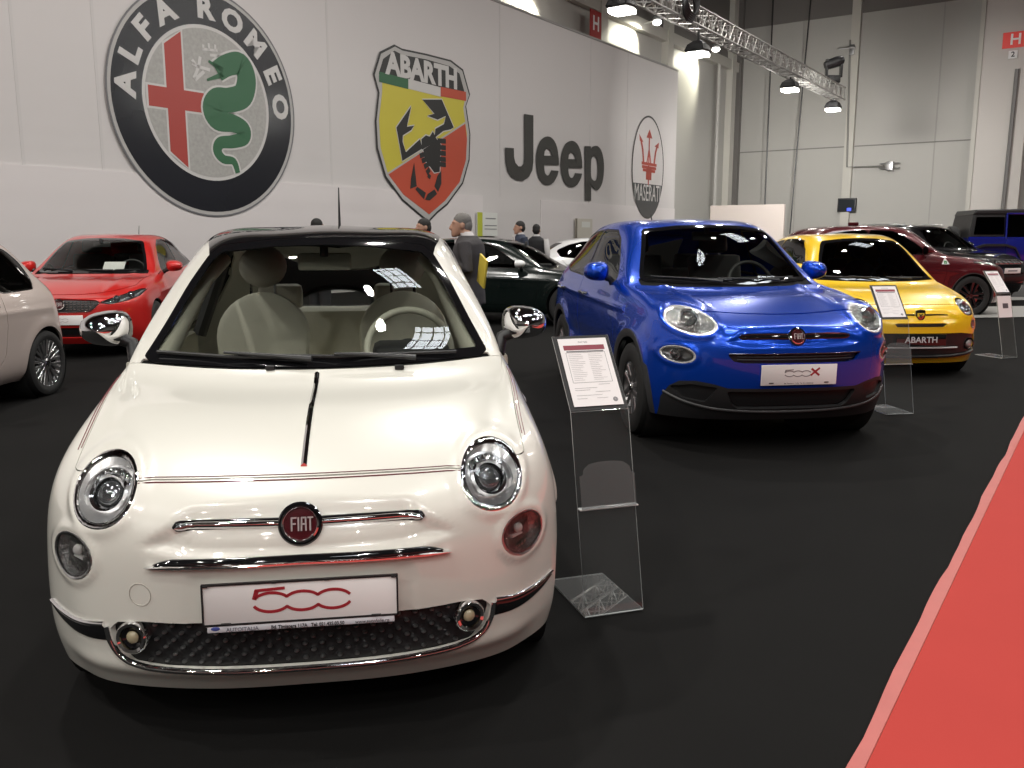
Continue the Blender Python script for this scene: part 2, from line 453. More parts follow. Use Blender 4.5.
WHEELS = {}
def wheel_meshes(key, R, rr, w, n, style, mrim):
    if key in WHEELS: return WHEELS[key]
    h = w / 2
    t = MB().lathe([(rr - .02, -h * .9), (rr + .005, -h), (R - .035, -h * 1.02), (R - .01, -h * .88), (R, -h * .6), (R, h * .6), (R - .01, h * .88), (R - .035, h * 1.02), (rr + .005, h), (rr - .02, h * .9)], 48, axis='x')
    for g in (-.35, 0, .35):
        t.lathe([(R + .0006, h * g - .006), (R - .006, h * g), (R + .0006, h * g + .006)], 48, axis='x')
    r = MB()
    r.lathe([(rr - .03, -h * .9), (rr - .035, h * .5), (rr - .018, h * .75), (rr + .004, h * .96), (rr + .010, h * .99), (rr + .012, h * .9)], 48, axis='x')
    hub = .045 if style != 'steel' else .075
    r.lathe([(0.001, h * .86), (hub * .7, h * .86), (hub, h * .78), (hub * 1.1, h * .5), (hub * 1.1, h * .2)], 24, axis='x')
    for k in range(n):
        a = 2 * PI * k / n
        subs = (0,) if style in ('single', 'steel') else (-1, 1)
        for sgn in subs:
            wi, wo = {'single': (.030, .042), 'steel': (.05, .075), 'twin': (.012, .014), 'vee': (.014, .016), 'five': (.022, .026)}[style]
            oi, oo = {'single': (0, 0), 'steel': (0, 0), 'twin': (.018, .030), 'vee': (.012, .075), 'five': (.028, .050)}[style]
            R0 = []
            for (rad, ww, off, x0, x1) in ((hub * .8, wi, oi, h * .45, h * .80), ((hub + rr) / 2, (wi + wo) / 2, (oi + oo) / 2, h * .5, h * .80), (rr - .012, wo, oo, h * .55, h * .88)):
                off *= sgn
                R0.append([(x, (rad * math.cos(a) - (off + q) * math.sin(a)), (rad * math.sin(a) + (off + q) * math.cos(a))) for (x, q) in ((x0, -ww), (x1 - .004, -ww), (x1, -ww * .7), (x1, ww * .7), (x1 - .004, ww), (x0, ww))])
            r.rings(R0)
    d = MB().lathe([(.02, h * .18), (rr - .07, h * .18), (rr - .065, h * .10), (rr - .065, 0)], 32, axis='x')
    for k in range(5):
        a = 2 * PI * k / 5; d.lathe([(.001, h * .88), (.008, h * .88), (.009, h * .5)], 8, Matrix.Translation((0, .03 * math.cos(a), .03 * math.sin(a))), axis='x')
    b = MB().lathe([(rr - .036, h * .4), (rr - .04, -h * .2), (.02, -h * .2)], 32, axis='x')
    WHEELS[key] = (t, r, d, b, mrim); return WHEELS[key]
def wheels(car, key, R, rr, w, x, ys, n=8, style='single', mrim=None, cap=None, steer=0.):
    t, r, d, b, mrim = wheel_meshes(key, R, rr, w, n, style, mrim or SATIN)
    proto = None
    for y in ys:
        for sg in (1, -1):
            if proto is None:
                o = t.build('wheel', RUBBER, car)
                r.build('rim', mrim, o, angle=30); d.build('brake_disc', DARKCHROME, o); b.build('wheel_well_shade', DARK, o).name = 'rim_shade'  # dark cup standing for the shade behind the spokes
                if cap: MB().lathe([(.001, w * .46), (.024, w * .46), (.028, w * .42)], 20, axis='x').build('hub_cap', cap, o)
                proto = o
            else: o = copy_tree(proto, car)
            o.location = (sg * (x - w / 2), y, R)
            o.rotation_euler = (0, 0, (0 if sg > 0 else PI) + (steer if y == ys[0] else 0))
def liners(car, ys, R, z, x1, x0=.42):
    for y in ys:
        for s in (1, -1):
            T = Matrix.Translation((0, y, z))
            MB().lathe([(.001, s * x0), (R, s * x0), (R + .004, s * (x0 + .02)), (R + .004, s * x1)], 40, T, axis='x').build('arch_liner', DARK, car)
def underbody(car, x, y0, y1, z=.2, h=.12):
    return MB().box((0, (y0 + y1) / 2, z + h / 2), (2 * x, y1 - y0, h), bev=.05).build('underbody', DARK, car)

def plate(car, o, w, h, tilt, name='number_plate', yaw=0., frame_m=None):
    """plate standing on the nose; returns its object and the plane matrix of its face"""
    M = Matrix.Translation(o) @ Matrix.Rotation(yaw, 4, 'Z') @ Matrix.Rotation(math.radians(90 + tilt), 4, 'X')
    p = MB().box((0, 0, -.004), (w, h, .008), M, bev=.003).build(name, WHITEPL, car)
    if frame_m:
        b = MB()
        for (cx, cy, dx, dy) in ((0, h / 2, w, .002), (0, -h / 2, w, .002), (w / 2, 0, .002, h), (-w / 2, 0, .002, h)): b.box((cx, cy, -.002), (dx + .003, dy + .003, .010), M)
        b.build('plate_frame', frame_m, p)
    return p, M
def wiper(car, pts, blade_pts, name='wiper'):
    o = MB().tube(pts, [.011] + [.008] * (len(pts) - 2) + [.005], 8).build(name, BLACKPLAS, car)
    MB().tube(blade_pts, .007, 6).build('blade', BLACKPLAS, o)
    return o
def seat(car, x, y, z, m, mh, w=.48, hgt=.62, round_=True, name='seat'):
    o = MB().box((x, y - .02, z), (w, .50, .16), bev=.07).build(name, m, car)
    th = math.radians(-14)
    T = Matrix.Translation((x, y + .24, z + .05)) @ Matrix.Rotation(th, 4, 'X')
    b = MB(); R = []
    if round_:
        for (q, k) in ((-.06, .82), (-.045, .95), (0, 1), (.045, .95), (.06, .82)):
            P = arc(0, hgt - w * .5, w * .5 * k, 0, 180, 16); P = [(w * .42 * k, 0)] + P + [(-w * .42 * k, 0)]
            R.append([(px, q, pz) for (px, pz) in P])
        b.rings(R, M=T)
    else: b.box((0, 0, hgt / 2), (w, .13, hgt), T, bev=.055)
    b.build('backrest', m, o)
    hd = MB()
    if round_: hd.ball((0, 0, hgt + .135), (.122, .062, .112), 20, 12, T)
    else: hd.box((0, 0, hgt + .11), (.27, .10, .17), T, bev=.045)
    hd.build('headrest', mh, o)
    for q in (-.06, .06): MB().tube([T @ Vector((q, 0, hgt - .05)), T @ Vector((q, 0, hgt + .06))], .008, 6).build('headrest_post', CHROME, o)
    return o
def steering(car, x, y, z, m, mh, r=.185, tilt=24):
    T = Matrix.Translation((x, y, z)) @ Matrix.Rotation(math.radians(90 - tilt), 4, 'X')
    P = [T @ Vector((r * math.cos(2 * PI * k / 32), r * math.sin(2 * PI * k / 32), 0)) for k in range(32)]
    o = MB().tube(P, .016, 10, closed=True).build('steering_wheel', m, car)
    s = MB().ball((0, -.01, -.01), (.075, .065, .035), 20, 10, T)
    for a in (0, 180, 270): s.box((.5 * r * math.cos(math.radians(a)), .5 * r * math.sin(math.radians(a)), -.005), (.11 if a < 270 else .03, .03 if a < 270 else .11, .016), T, bev=.006)
    s.build('hub', mh, o)
    return o
def mirror(car, x, y, z, m, mcap, sx=.20, sz=.15, sy=.12, base=None, low=None, drop=.12):
    """door mirror: arm (the part itself) with a shell and glass as sub-parts"""
    s = 1 if x > 0 else -1
    bx, by, bz = base if base else (x - s * .12, y + .03, z - drop)
    o = MB().tube([(bx - s * .02, by, bz), (x - s * sx * .55, y + .015, z - sz * .42), (x - s * sx * .2, y + .01, z - sz * .2)], [.03, .026, .03], 10).build('mirror', low or BLACKPLAS, car)
    V = []; nu, nv = 24, 12; R = []
    for j in range(nv + 1):
        t = j / nv; yy = y + sy * (.5 - t)            # from the glass side (rear) to the nose
        k = math.sqrt(max(0, 1 - max(0, (t - .12) / .88) ** 2.2)) if t > .12 else 1
        R.append([(x + .5 * sx * k * (abs(math.cos(a)) ** .75) * (1 if math.cos(a) > 0 else -1) - s * .0 * t, yy, z + .5 * sz * k * (abs(math.sin(a)) ** .75) * (1 if math.sin(a) > 0 else -1) * (1 - .18 * s * math.cos(a))) for a in [2 * PI * q / nu for q in range(nu)]])
    MB().rings(R).build('mirror_shell', mcap, o)
    R2 = [[(x + (p[0] - x) * .86, y + sy * .505, z + (p[2] - z) * .86) for p in R[0]], [(x + (p[0] - x) * .86, y + sy * .515, z + (p[2] - z) * .86) for p in R[0]]]
    MB().rings(R2).build('mirror_glass', DARKCHROME, o)
    return o
def strip(B, cast, pts, r0, r1, name, m, car, n=6, how='front', off=0.):
    """a moulding laid along the skin through (x,z) or (x,y) points; r0 along the skin, r1 outwards"""
    P = spline(pts, n); ring = []
    H = []
    for p in P:
        if how == 'front': h = cast.front(p[0], p[1])
        elif how == 'top': h = cast.top(p[0], p[1])
        else: h = cast.near(p)
        H.append((Vector(h[0]), Vector(h[1])))
    R = []
    for i, (p, nn) in enumerate(H):
        t = (H[min(i + 1, len(H) - 1)][0] - H[max(i - 1, 0)][0]).normalized()
        b = nn.cross(t).normalized(); a0 = r0[0] + (r0[1] - r0[0]) * i / (len(H) - 1) if isinstance(r0, tuple) else (r0(i / (len(H) - 1)) if callable(r0) else r0)
        a1 = r1(i / (len(H) - 1)) if callable(r1) else r1
        R.append([tuple(p + nn * off + b * a0 * math.cos(q) + nn * a1 * math.sin(q)) for q in [2 * PI * k / 10 for k in range(10)]])
    return MB().rings(R).build(name, m, car, angle=60)
def roundel(car, p, nrm, r, rings, name='emblem', up=(0, 0, 1)):
    """round badge: rings = [(r0, r1, height, material, partname)]"""
    nn = Vector(nrm).normalized(); x = Vector(up).cross(nn).normalized(); y = nn.cross(x)
    M = frame(p, x, y); o = None
    for (prof, m, nm) in rings:
        q = MB().lathe(prof, 40, M).build(nm if o else name, m, car if o is None else o)
        o = o or q
    return o, M
def lamp(B, car, reg, depth, name, bezel=.010, proj=None, ringm=None, bowl=None, lens=None, refine=1, dome=.12, sdf=None, extras=None):
    """lamp cut out of the skin: lens on the outline, reflector bowl behind, bezel ring"""
    B.refine(reg, refine)
    B.split(reg, lambda V: -(sdf(V) + bezel), reg + '_bezel')       # keeps the inside in reg
    o = B.emit(reg, name, bowl or BOWL, car, off=lambda V: -np.minimum(np.maximum(-sdf(V) - bezel, 0) * 1.1, depth) - .004, rim=0)
    if reg + '_bezel' in B.R and len(B.R[reg + '_bezel']): B.emit(reg + '_bezel', 'bezel', ringm or CHROME, o, off=lambda V: .004 - np.abs(sdf(V) + bezel / 2) * .6, rim=.02)
    if extras: extras(o)
    B.emit(reg, 'lens', lens or LENS, o, off=lambda V: .003 + dome * (1 - (1 - np.clip(-sdf(V) / .08, 0, 1)) ** 2) * .08, rim=0)
    return o
# ------------------------------------------------------------------ small rounded hatchback (white, pearl, yellow)
ST500 = [
    ((.728, .43, .748), (.50, .205, .742), (.140, .735)),
    ((.734, .62, .822), (.51, .41, .824), (.335, .812)),
    ((.734, .88, .882), (.57, .72, .892), (.620, .884)),
    ((.738, 1.14, .928), (.672, 1.09, .955), (.930, .942)),
    ((.752, 1.45, .940), (.590, 1.40, 1.202), (1.215, 1.197)),
    ((.760, 1.75, .945), (.520, 1.70, 1.392), (1.500, 1.418)),
    ((.768, 2.15, .950), (.545, 2.12, 1.440), (2.000, 1.488)),
    ((.772, 2.60, .958), (.535, 2.58, 1.428), (2.560, 1.474)),
    ((.762, 2.98, .968), (.505, 2.95, 1.375), (3.000, 1.415)),
    ((.720, 3.24, .965), (.480, 3.20, 1.170), (3.320, 1.200)),
    ((.670, 3.38, .920), (.470, 3.42, .955), (3.490, .975)),
]
SD500 = [
    (.782, .640, .803, .470, .803, .275, .775, .150, .0),
    (.796, .690, .806, .500, .802, .280, .765, .165, .02),
    (.803, .730, .808, .540, .795, .300, .70, .180, .05),
    (.806, .760, .806, .560, .785, .310, .70, .190, .03),
    (.806, .770, .802, .560, .780, .310, .70, .190, .0),
    (.806, .775, .802, .560, .780, .310, .70, .190, .0),
    (.808, .780, .804, .560, .780, .310, .70, .190, .0),
    (.810, .785, .808, .560, .785, .310, .70, .190, .0),
    (.808, .790, .812, .560, .795, .310, .70, .200, -.02),
    (.785, .780, .795, .550, .780, .320, .68, .220, -.02),
    (.735, .760, .755, .540, .740, .320, .64, .230, -.03),
]
BUL500 = [.006, .008, .008, .004, .018, .02, .02, .02, .02, .02, .01]
def side_glass(B, poly, fr=.016, rnd=.02, trim='window_trim', zmin=.9, xmin=.33):
    split_side(B, poly, trim, rnd + fr, xmin, zmin=zmin)
    split_side(B, poly, 'side_glass', rnd, xmin, reg=trim, zmin=zmin)
def small_hatch(level, detail, P, abarth=False, sunroof=None):
    """P: paint; returns the skin and the car parts under a fresh Empty"""
    B = make_body(ST500, SD500, (.095, .020, .0, .018), (3.44, 3.53, 3.571, 3.545), level, bul=BUL500)
    def sculpt(V):
        x, y, z = np.abs(V[:, 0]), V[:, 1], V[:, 2]; d = np.zeros(len(V)); fr = y < .6
        # the long dished band around the whisker bar and the lip under it
        band = sst(.0, .035, -sd_poly([(-.42, .60), (-.30, .694), (0, .706), (.30, .694), (.42, .60), (.30, .575), (0, .568), (-.30, .575)], .01)(FRONT(V)))
        d -= np.where(fr, .021 * band, 0)
        # flat seat of the number plate and the lower grille opening
        d -= np.where(fr, .006 * sst(0, .02, -sd_poly([(-.30, .37), (.30, .37), (.30, .525), (-.30, .525)], .01)(FRONT(V))), 0)
        # bumper ledge
        d += np.where(y < .55, .010 * np.exp(-((z - .235) / .030) ** 2) * (1 - sst(.52, .78, x)), 0)
        # swollen arches
        for yc in (.735, 3.03):
            rr = np.hypot(y - yc, z - .30); d += np.where((x > .55) & (y > .5), .008 * np.exp(-((rr - .36) / .05) ** 2), 0)
        # waist crease along the doors
        d += np.where((x > .6) & (y > 1.0) & (y < 3.2), .007 * np.exp(-((z - .80) / .02) ** 2), 0)
        # raised eyelids round the lamps
        for s in (1, -1):
            q = HL500[s < 0](FRONT(V)); d += np.where(y < .7, .009 * np.exp(-((q - .006) / .018) ** 2), 0)
            q = LL500[s < 0](FRONT(V)); d += np.where(y < .6, .008 * np.exp(-((q - .006) / .014) ** 2), 0)
        return d
    B.displace(sculpt)
    return B
HLX, HLZ, LLX, LLZ = .556, .721, .645, .546
HL500 = [sd_ell(s * HLX, HLZ, .102, .084, -s * 14) for s in (1, -1)]
LL500 = [sd_ell(s * LLX, LLZ, .077, .064, -s * 18) for s in (1, -1)]
def both(fs): return lambda V: np.minimum(fs[0](FRONT(V)), fs[1](FRONT(V)))
def hood500(V):
    x = np.abs(V[:, 0]); y = V[:, 1]; z = V[:, 2]
    xe = .680 + .035 * sst(.45, 1.0, y)
    cow = 1.115 - .18 * (1 - np.minimum(x / .70, 1) ** 2)
    return np.maximum(np.maximum(.750 - z, x - xe), y - cow)
WS500 = [(-.655, .985), (-.60, 1.10), (-.535, 1.245), (-.475, 1.355), (-.43, 1.398), (-.20, 1.424), (0, 1.430), (.20, 1.424), (.43, 1.398), (.475, 1.355), (.535, 1.245), (.60, 1.10), (.655, .985), (.62, .968), (.3, .958), (0, .955), (-.3, .958), (-.62, .968)]
DOORGL500 = [(1.36, .985), (1.50, 1.10), (1.68, 1.255), (1.86, 1.365), (2.02, 1.388), (2.36, 1.385), (2.40, .99)]
QUART500 = [(2.47, .995), (2.44, 1.378), (2.66, 1.36), (2.84, 1.30), (2.95, 1.20), (2.97, 1.08), (2.93, 1.01)]
DOOR500 = [(1.16, .36), (1.135, .62), (1.14, .93), (1.30, .99), (1.46, 1.115), (1.66, 1.285), (1.84, 1.40), (2.02, 1.42), (2.40, 1.415), (2.44, 1.0), (2.45, .70), (2.40, .45), (2.30, .34)]
def fiat_badge(car, p, n, r, name='emblem', chrome=False):
    o, M = roundel(car, p, n, r, [
        ([(r * 1.17, -.01), (r * 1.17, .008), (r * 1.10, .012), (r * .98, .012)], CHROME if chrome else BLACKGLOSS, 'emblem'),
        ([(r, .010), (r * .98, .017), (r * .90, .019), (r * .84, .016), (r * .82, .010)], CHROME, 'emblem_ring'),
        ([(.0005, .013), (r * .4, .0132), (r * .83, .012)], mat('badge_red', (.062, .004, .008), rough=.25, coat=1), 'emblem_field')])
    T = M @ Matrix.Translation((0, 0, .014))
    m = MB(); h = r * .36
    def bars(x, segs):
        for (a, b) in segs: m.ribbon([(x + a[0] * r, a[1] * h), (x + b[0] * r, b[1] * h)], r * .085, 0, .002, T)
    bars(-.44 * r, [((0, -1), (0, 1)), ((0, .92), (.26, .92)), ((0, .05), (.22, .05))])
    bars(-.09 * r, [((0, -1), (0, 1))])
    bars(.06 * r, [((0, -1), (.02, 1)), ((.0, .92), (.22, .92)), ((.22, 1), (.24, -1)), ((0, .0), (.24, .0))])
    bars(.52 * r, [((-.14, .92), (.16, .92)), ((0, 1), (0, -1))])
    m.build('emblem_letters', mat('badge_silver', (.62, .58, .58), rough=.3, metal=.6), o)
    return o
def script500(M, s, m, name, parent, z=.0012):
    """the rounded 5-0-0 mark made of two wavy strokes"""
    b = MB(); w = .0085 * s
    up = [(-.095, .027)] + []
    lob = lambda cx, r, a0, a1, sy: [(cx + r * math.cos(math.radians(a)), sy * (-.002 + .030 * math.sin(math.radians(a)))) for a in np.linspace(a0, a1, 14)]
    top = lob(-.084, .052, 150, 33, 1) + lob(.003, .052, 147, 33, 1) + lob(.090, .052, 147, 25, 1)
    bot = lob(-.084, .052, 158, 33, -1) + lob(.003, .052, 147, 33, -1) + lob(.090, .052, 147, 25, -1)
    for P in (top, bot): b.ribbon([(x * s, y * s) for x, y in P], w, 0, z, M)
    b.ribbon([(-.131 * s, .010 * s), (-.123 * s, .037 * s)], w * 1.5, 0, z, M)
    b.ribbon([(-.128 * s, .036 * s), (-.045 * s, .040 * s)], w, 0, z, M)
    return b.build(name, m, parent, smooth=False)
def white_500(pose):
    car = thing('car', 'glossy white small round-nosed hatchback with black roof and chrome trim, nearest car', 'car', (pose[0], pose[1], 0), pose[2])
    P = paint('pearl_white_paint', (.69, .675, .615), .0, .30, 1.)
    B = small_hatch(4, True, P)
    cast = Caster(B)
    # ---- cut the skin
    seam(B, hood500, 'hood', .003)
    B.split('body', where(lambda V: V[:, 1] < .7, both(HL500)), 'headlight'); B.split('hood', where(lambda V: V[:, 1] < .7, both(HL500)), 'headlight'); B.split('gap', where(lambda V: V[:, 1] < .7, both(HL500)), 'headlight')
    B.split('body', where(lambda V: V[:, 1] < .7, both(LL500)), 'lowlight')
    GR = sd_poly([(-.522, .350), (-.505, .368), (-.44, .376), (.44, .376), (.505, .368), (.522, .350), (.510, .300), (.475, .264), (.38, .252), (0, .246), (-.38, .252), (-.475, .264), (-.510, .300)], .012)
    grf = where(lambda V: V[:, 1] < .6, lambda V: GR(FRONT(V)))
    B.split('body', grf, 'grille')
    ws = sd_poly(WS500, .0)
    B.split('body', where(lambda V: (V[:, 1] < 1.95) & (V[:, 1] > .8), lambda V: ws(FRONT(V))), 'windshield')
    B.split('windshield', lambda V: -(ws(FRONT(V)) + .030), 'glass')     # inside stays
    B.R['glass'], B.R['windshield'] = B.R['windshield'], B.R['glass']
    rf = sd_poly([(-.435, 1.45), (-.465, 1.64), (-.488, 1.76), (-.512, 1.95), (-.518, 2.5), (-.475, 2.95), (0, 3.06), (.475, 2.95), (.518, 2.5), (.512, 1.95), (.488, 1.76), (.465, 1.64), (.435, 1.45)], .02)
    B.split('body', where(lambda V: V[:, 2] > 1.33, lambda V: rf(TOP(V))), 'roof')
    cowl = lambda V: np.maximum(np.abs(V[:, 0]) - .662, np.maximum(V[:, 2] - .978, .92 - V[:, 1]))
    B.split('body', where(lambda V: (V[:, 1] < 1.3) & (V[:, 2] > .9), cowl), 'cowl')
    for s in (1, -1):
        pass
    side_glass(B, DOORGL500); side_glass(B, QUART500)
    rg = sd_poly([(-.40, 1.03), (-.36, 1.36), (0, 1.385), (.36, 1.36), (.40, 1.03), (0, 1.02)], .03)
    B.split('body', where(lambda V: V[:, 1] > 2.6, lambda V: rg(FRONT(V))), 'rear_glass')
    seam_side(B, DOOR500, 'door', .005)
    wy = (.735, 3.03)
    arches(B, wy, .338, .30)
    # ---- panels
    B.emit('body', 'body_shell', P, car, rim=.02)
    B.emit('hood', 'hood', P, car, rim=.012)
    for s in (1, -1):
        B.emit('door', 'door', P, car, rim=.015, sel=lambda c, s=s: c[:, 0] * s > 0)
    B.emit('gap', 'panel_gap', DARK, car, off=-.010, rim=0)
    B.emit('roof', 'roof_panel', BLACKGLOSS, car, off=.002, rim=.01)
    B.emit('cowl', 'cowl_panel', mat('cowl_black', (.006, .006, .006), rough=.8, spec=.1), car, off=-.008, rim=.01)
    B.emit('windshield', 'windshield_border', BLACKGLOSS, car, off=.001, rim=.006)
    B.emit('glass', 'windshield', WINDSCREEN, car, rim=0)
    for s in (1, -1):
        B.emit('window_trim', 'window_trim', BLACKGLOSS, car, rim=.01, sel=lambda c, s=s: c[:, 0] * s > 0)
        B.emit('side_glass', 'side_window', CLEAR, car, off=-.003, rim=0, sel=lambda c, s=s: c[:, 0] * s > 0)
    B.emit('rear_glass', 'rear_window', CLEAR, car, off=-.002, rim=0)
    # ---- grille with studs, chrome lip
    g = B.emit('grille', 'lower_grille', BLACKPLAS, car, off=-.022, rim=0)
    m = MB()
    for r in range(6):
        for c in range(-11, 12):
            x = (c + .5 * (r % 2)) * .0475; z = .262 + r * .0225
            if GR(np.array([[x, z]]))[0] > -.012 or (abs(abs(x) - .466) < .055 and abs(z - .340) < .058): continue
            p, n = cast.front(x, z)
            m.ball((p[0], p[1] + .016, p[2]), (.0078, .012, .0042), 8, 5)
    m.build('grille_studs', mat('stud_metal', (.5, .5, .5), rough=.3, metal=1), g)
    strip(B, cast, [(-.543, .362), (-.536, .315), (-.510, .272), (-.46, .249), (-.35, .238), (0, .233), (.35, .238), (.46, .249), (.510, .272), (.536, .315), (.543, .362)], .0085, .009, 'grille_trim', CHROME, car)
    # ---- corner mouldings: chrome over a black blade
    for s in (1, -1):
        q = strip(B, cast, [(s * .548, .342), (s * .62, .332), (s * .70, .330), (s * .762, .342)], lambda t: .024 * (1 - t) ** .7 + .003, .006, 'bumper_blade', BLACKGLOSS, car)
        strip(B, cast, [(s * .548, .368), (s * .62, .358), (s * .70, .352), (s * .766, .352)], lambda t: .009 * (1 - t * .7), .010, 'bumper_chrome', CHROME, q)
    # ---- fog lamps
    for s in (1, -1):
        p, n = cast.front(s * .466, .340)
        o, M = roundel(car, p + Vector((0, -.004, 0)), (s * .30, -1, .05), .042, [
            ([(.045, -.02), (.046, .008), (.041, .015), (.033, .012), (.030, .0)], CHROME, 'fog_light'),
            ([(.0005, -.006), (.012, -.004), (.022, 0), (.030, .004)], BLACKGLOSS, 'fog_housing')])
        MB().ball((0, 0, .002), (.018, .018, .010), 16, 8, M).build('bulb', mat('warm_lens', (.36, .31, .20), rough=.2, coat=1, bump=(220, .6, .002)), o)
    # ---- headlights
    for s in (1, -1):
        sdf = lambda V, s=s: HL500[0 if s > 0 else 1](FRONT(V))
        reg = 'headlight' + str(s); cx = s * .570
        B.R[reg] = B.R['headlight'][(B.V[B.R['headlight']].mean(1)[:, 0] * s) > 0]
        def inner(o, s=s):
            p, n = cast.front(s * HLX, HLZ); n = (Vector(n) * .5 + Vector((s * .15, -1, .12)) * .5).normalized()
            x = Vector((0, 0, 1)).cross(n).normalized(); M = frame(p - n * .048, x, n.cross(x))
            MB().lathe([(.058, .0), (.060, .022), (.054, .030), (.046, .026), (.042, .004)], 36, M).build('projector_ring', CHROME, o)
            MB().ball((0, 0, .010), (.041, .041, .026), 24, 12, M).build('projector', mat('projector_glass', (.22, .23, .24), rough=.03, metal=.75, coat=1), o)
            MB().lathe([(.088, -.004), (.086, .010), (.078, .014), (.070, .006)], 40, M).build('reflector_step', SATIN, o)
            mm = MB()
            for k in range(-3, 4): mm.box((k * .0145, .062 - abs(k) * .003, .004), (.0115, .030, .016), M @ Matrix.Rotation(math.radians(-k * 4), 4, 'Z'), bev=.003)
            mm.build('indicator_facets', mat('facet_metal', (.55, .55, .56), rough=.1, metal=1), o)
            mm = MB().tube([M @ Vector(((.070) * math.cos(math.radians(a)), .070 * math.sin(math.radians(a)), .014)) for a in range(190, 351, 10)], .006, 8)
            mm.build('light_guide', mat('light_guide', (.8, .8, .8), rough=.2), o)
        lamp(B, car, reg, .050, 'headlight', .015, ringm=CHROME, sdf=sdf, extras=inner)
    for s in (1, -1):
        sdf = lambda V, s=s: LL500[0 if s > 0 else 1](FRONT(V))
        reg = 'lowlight' + str(s)
        B.R[reg] = B.R['lowlight'][(B.V[B.R['lowlight']].mean(1)[:, 0] * s) > 0]
        def inner2(o, s=s):
            p, n = cast.front(s * LLX, LLZ); x = Vector((0, 0, 1)).cross(n).normalized(); y = n.cross(x); M = frame(p - n * .022, x, y)
            mm = MB()
            for k in range(-3, 4): mm.ribbon([(k * .017, -.05 * math.sqrt(max(0, 1 - (k / 4) ** 2))), (k * .017, .05 * math.sqrt(max(0, 1 - (k / 4) ** 2)))], .012, 0, .005, M)
            mm.build('reflector_flutes', mat('flute_metal', (.60, .58, .56), rough=.16, metal=1), o)
            MB().ribbon([(s * -.045, -.004), (s * .012, -.006)], [.008, .004], .004, .012, M).build('light_guide', mat('light_guide'), o)
            MB().ball((0, .012, .005), (.016, .016, .014), 14, 8, M).build('bulb', BULB, o)
        lamp(B, car, reg, .028, 'parking_light', .006, ringm=SATIN, bowl=FACET, sdf=sdf, extras=inner2)
    # ---- whisker bar, emblem, lower chrome bar
    for s in (1, -1):
        q = strip(B, cast, [(s * .05, .653), (s * .16, .654), (s * .26, .653), (s * .343, .650)], lambda t: .0155 * math.sqrt(max(.02, 1 - max(0, (t - .9) / .1) ** 2)), .008, 'whisker_back', BLACKGLOSS, car)
        strip(B, cast, [(s * .05, .649), (s * .16, .650), (s * .26, .650), (s * .336, .648)], lambda t: .0105 * math.sqrt(max(.02, 1 - max(0, (t - .9) / .1) ** 2)), .017, 'whisker_bar', CHROME, q)
    q = strip(B, cast, [(-.39, .556), (-.30, .560), (-.15, .563), (0, .564), (.15, .563), (.30, .560), (.39, .556)], lambda t: .014 * min(1, 9 * min(t, 1 - t) + .1), .010, 'chrome_bar_shadow', BLACKGLOSS, car)  # black strip painted in as the shadow above the chrome bar
    strip(B, cast, [(-.41, .549), (-.30, .552), (-.15, .555), (0, .556), (.15, .555), (.30, .552), (.41, .549)], lambda t: .0075 * min(1, 9 * min(t, 1 - t) + .1), .020, 'chrome_bar', CHROME, q)
    p, n = cast.front(0, .650)
    fiat_badge(car, p + Vector((0, -.006, 0)), (0, -1, .25), .052)
    # ---- pinstripe along the seam and the chrome spine on the hood
    red = mat('pinstripe_red', (.13, .012, .018), rough=.4)
    zz = .752
    def seam_pts(x0, x1, dz):
        out = []
        for x in np.linspace(x0, x1, 25):
            pp, nn = cast.front(x, .750 + dz); out.append(pp + nn * .0008)
        return out
    m = MB()
    for dz, rr in ((.0045, .0016), (-.0055, .0024)): m.tube(seam_pts(-.455, .455, dz), rr, 4)
    for s in (1, -1):
        for off in (.006, .016):
            pts = []
            for y in np.linspace(.46, 1.05, 20):
                xe = .680 + .035 * float(sst(.45, 1.0, np.array(y))) + off
                pp, nn = cast.top(s * xe, y); pts.append(pp + nn * .0008)
            m.tube(pts, .0016, 4)
    m.build('pinstripe', red, car)
    m = MB(); R = []
    for y in np.linspace(.215, .905, 22):
        pp, nn = cast.top(0, y); w = .0105
        R.append([(a, pp[1], pp[2] + b) for a, b in ((-w, -.004), (-w * .8, .005), (-w * .15, .010), (w * .15, .010), (w * .8, .005), (w, -.004))])
    m.rings(R).build('hood_spine', CHROME, car, angle=20)
    # ---- number plate
    p, n = cast.front(0, .45)
    pl, M = plate(car, (0, -.020, .4545), .518, .112, -2, frame_m=BLACKPLAS)
    script500(M, .95, REDINK, 'plate_script', pl)
    q = MB().box((0, -.068, -.003), (.50, .019, .010), M, bev=.004).build('plate_footer', mat('footer_grey', (.62, .62, .66), rough=.4), pl)
    T = lambda x: M @ Matrix.Translation((x, -.0705, .0026))
    text('AUTOITALIA', .015, mat('footer_ink', (.10, .10, .13), rough=.5), 'dealer_name', pl, T(-.158), width=.085, depth=.0006)
    text('Bd. Timisoara 117A   Tel: 021.435.03.50', .0135, BLACKINK, 'dealer_address', pl, T(.015), width=.195, depth=.0006, bold=.0004)
    text('www.autofolie.ro', .0135, BLACKINK, 'dealer_site', pl, T(.188), width=.092, depth=.0006, shear=.25)
    MB().ball((-.228, -.0655, .002), (.012, .006, .0012), 14, 6, M).build('dealer_mark', mat('mark_blue', (.06, .08, .30), rough=.4), pl)
    for (x, y) in ((-.20, -.054), (.20, -.054), (-.07, .056), (.07, .056), (-.25, .054), (.25, .054)): MB().box((x, y, .002), (.026 if abs(x) == .2 else .014, .005, .008), M, bev=.001).build('plate_clip', BLACKPLAS, pl)
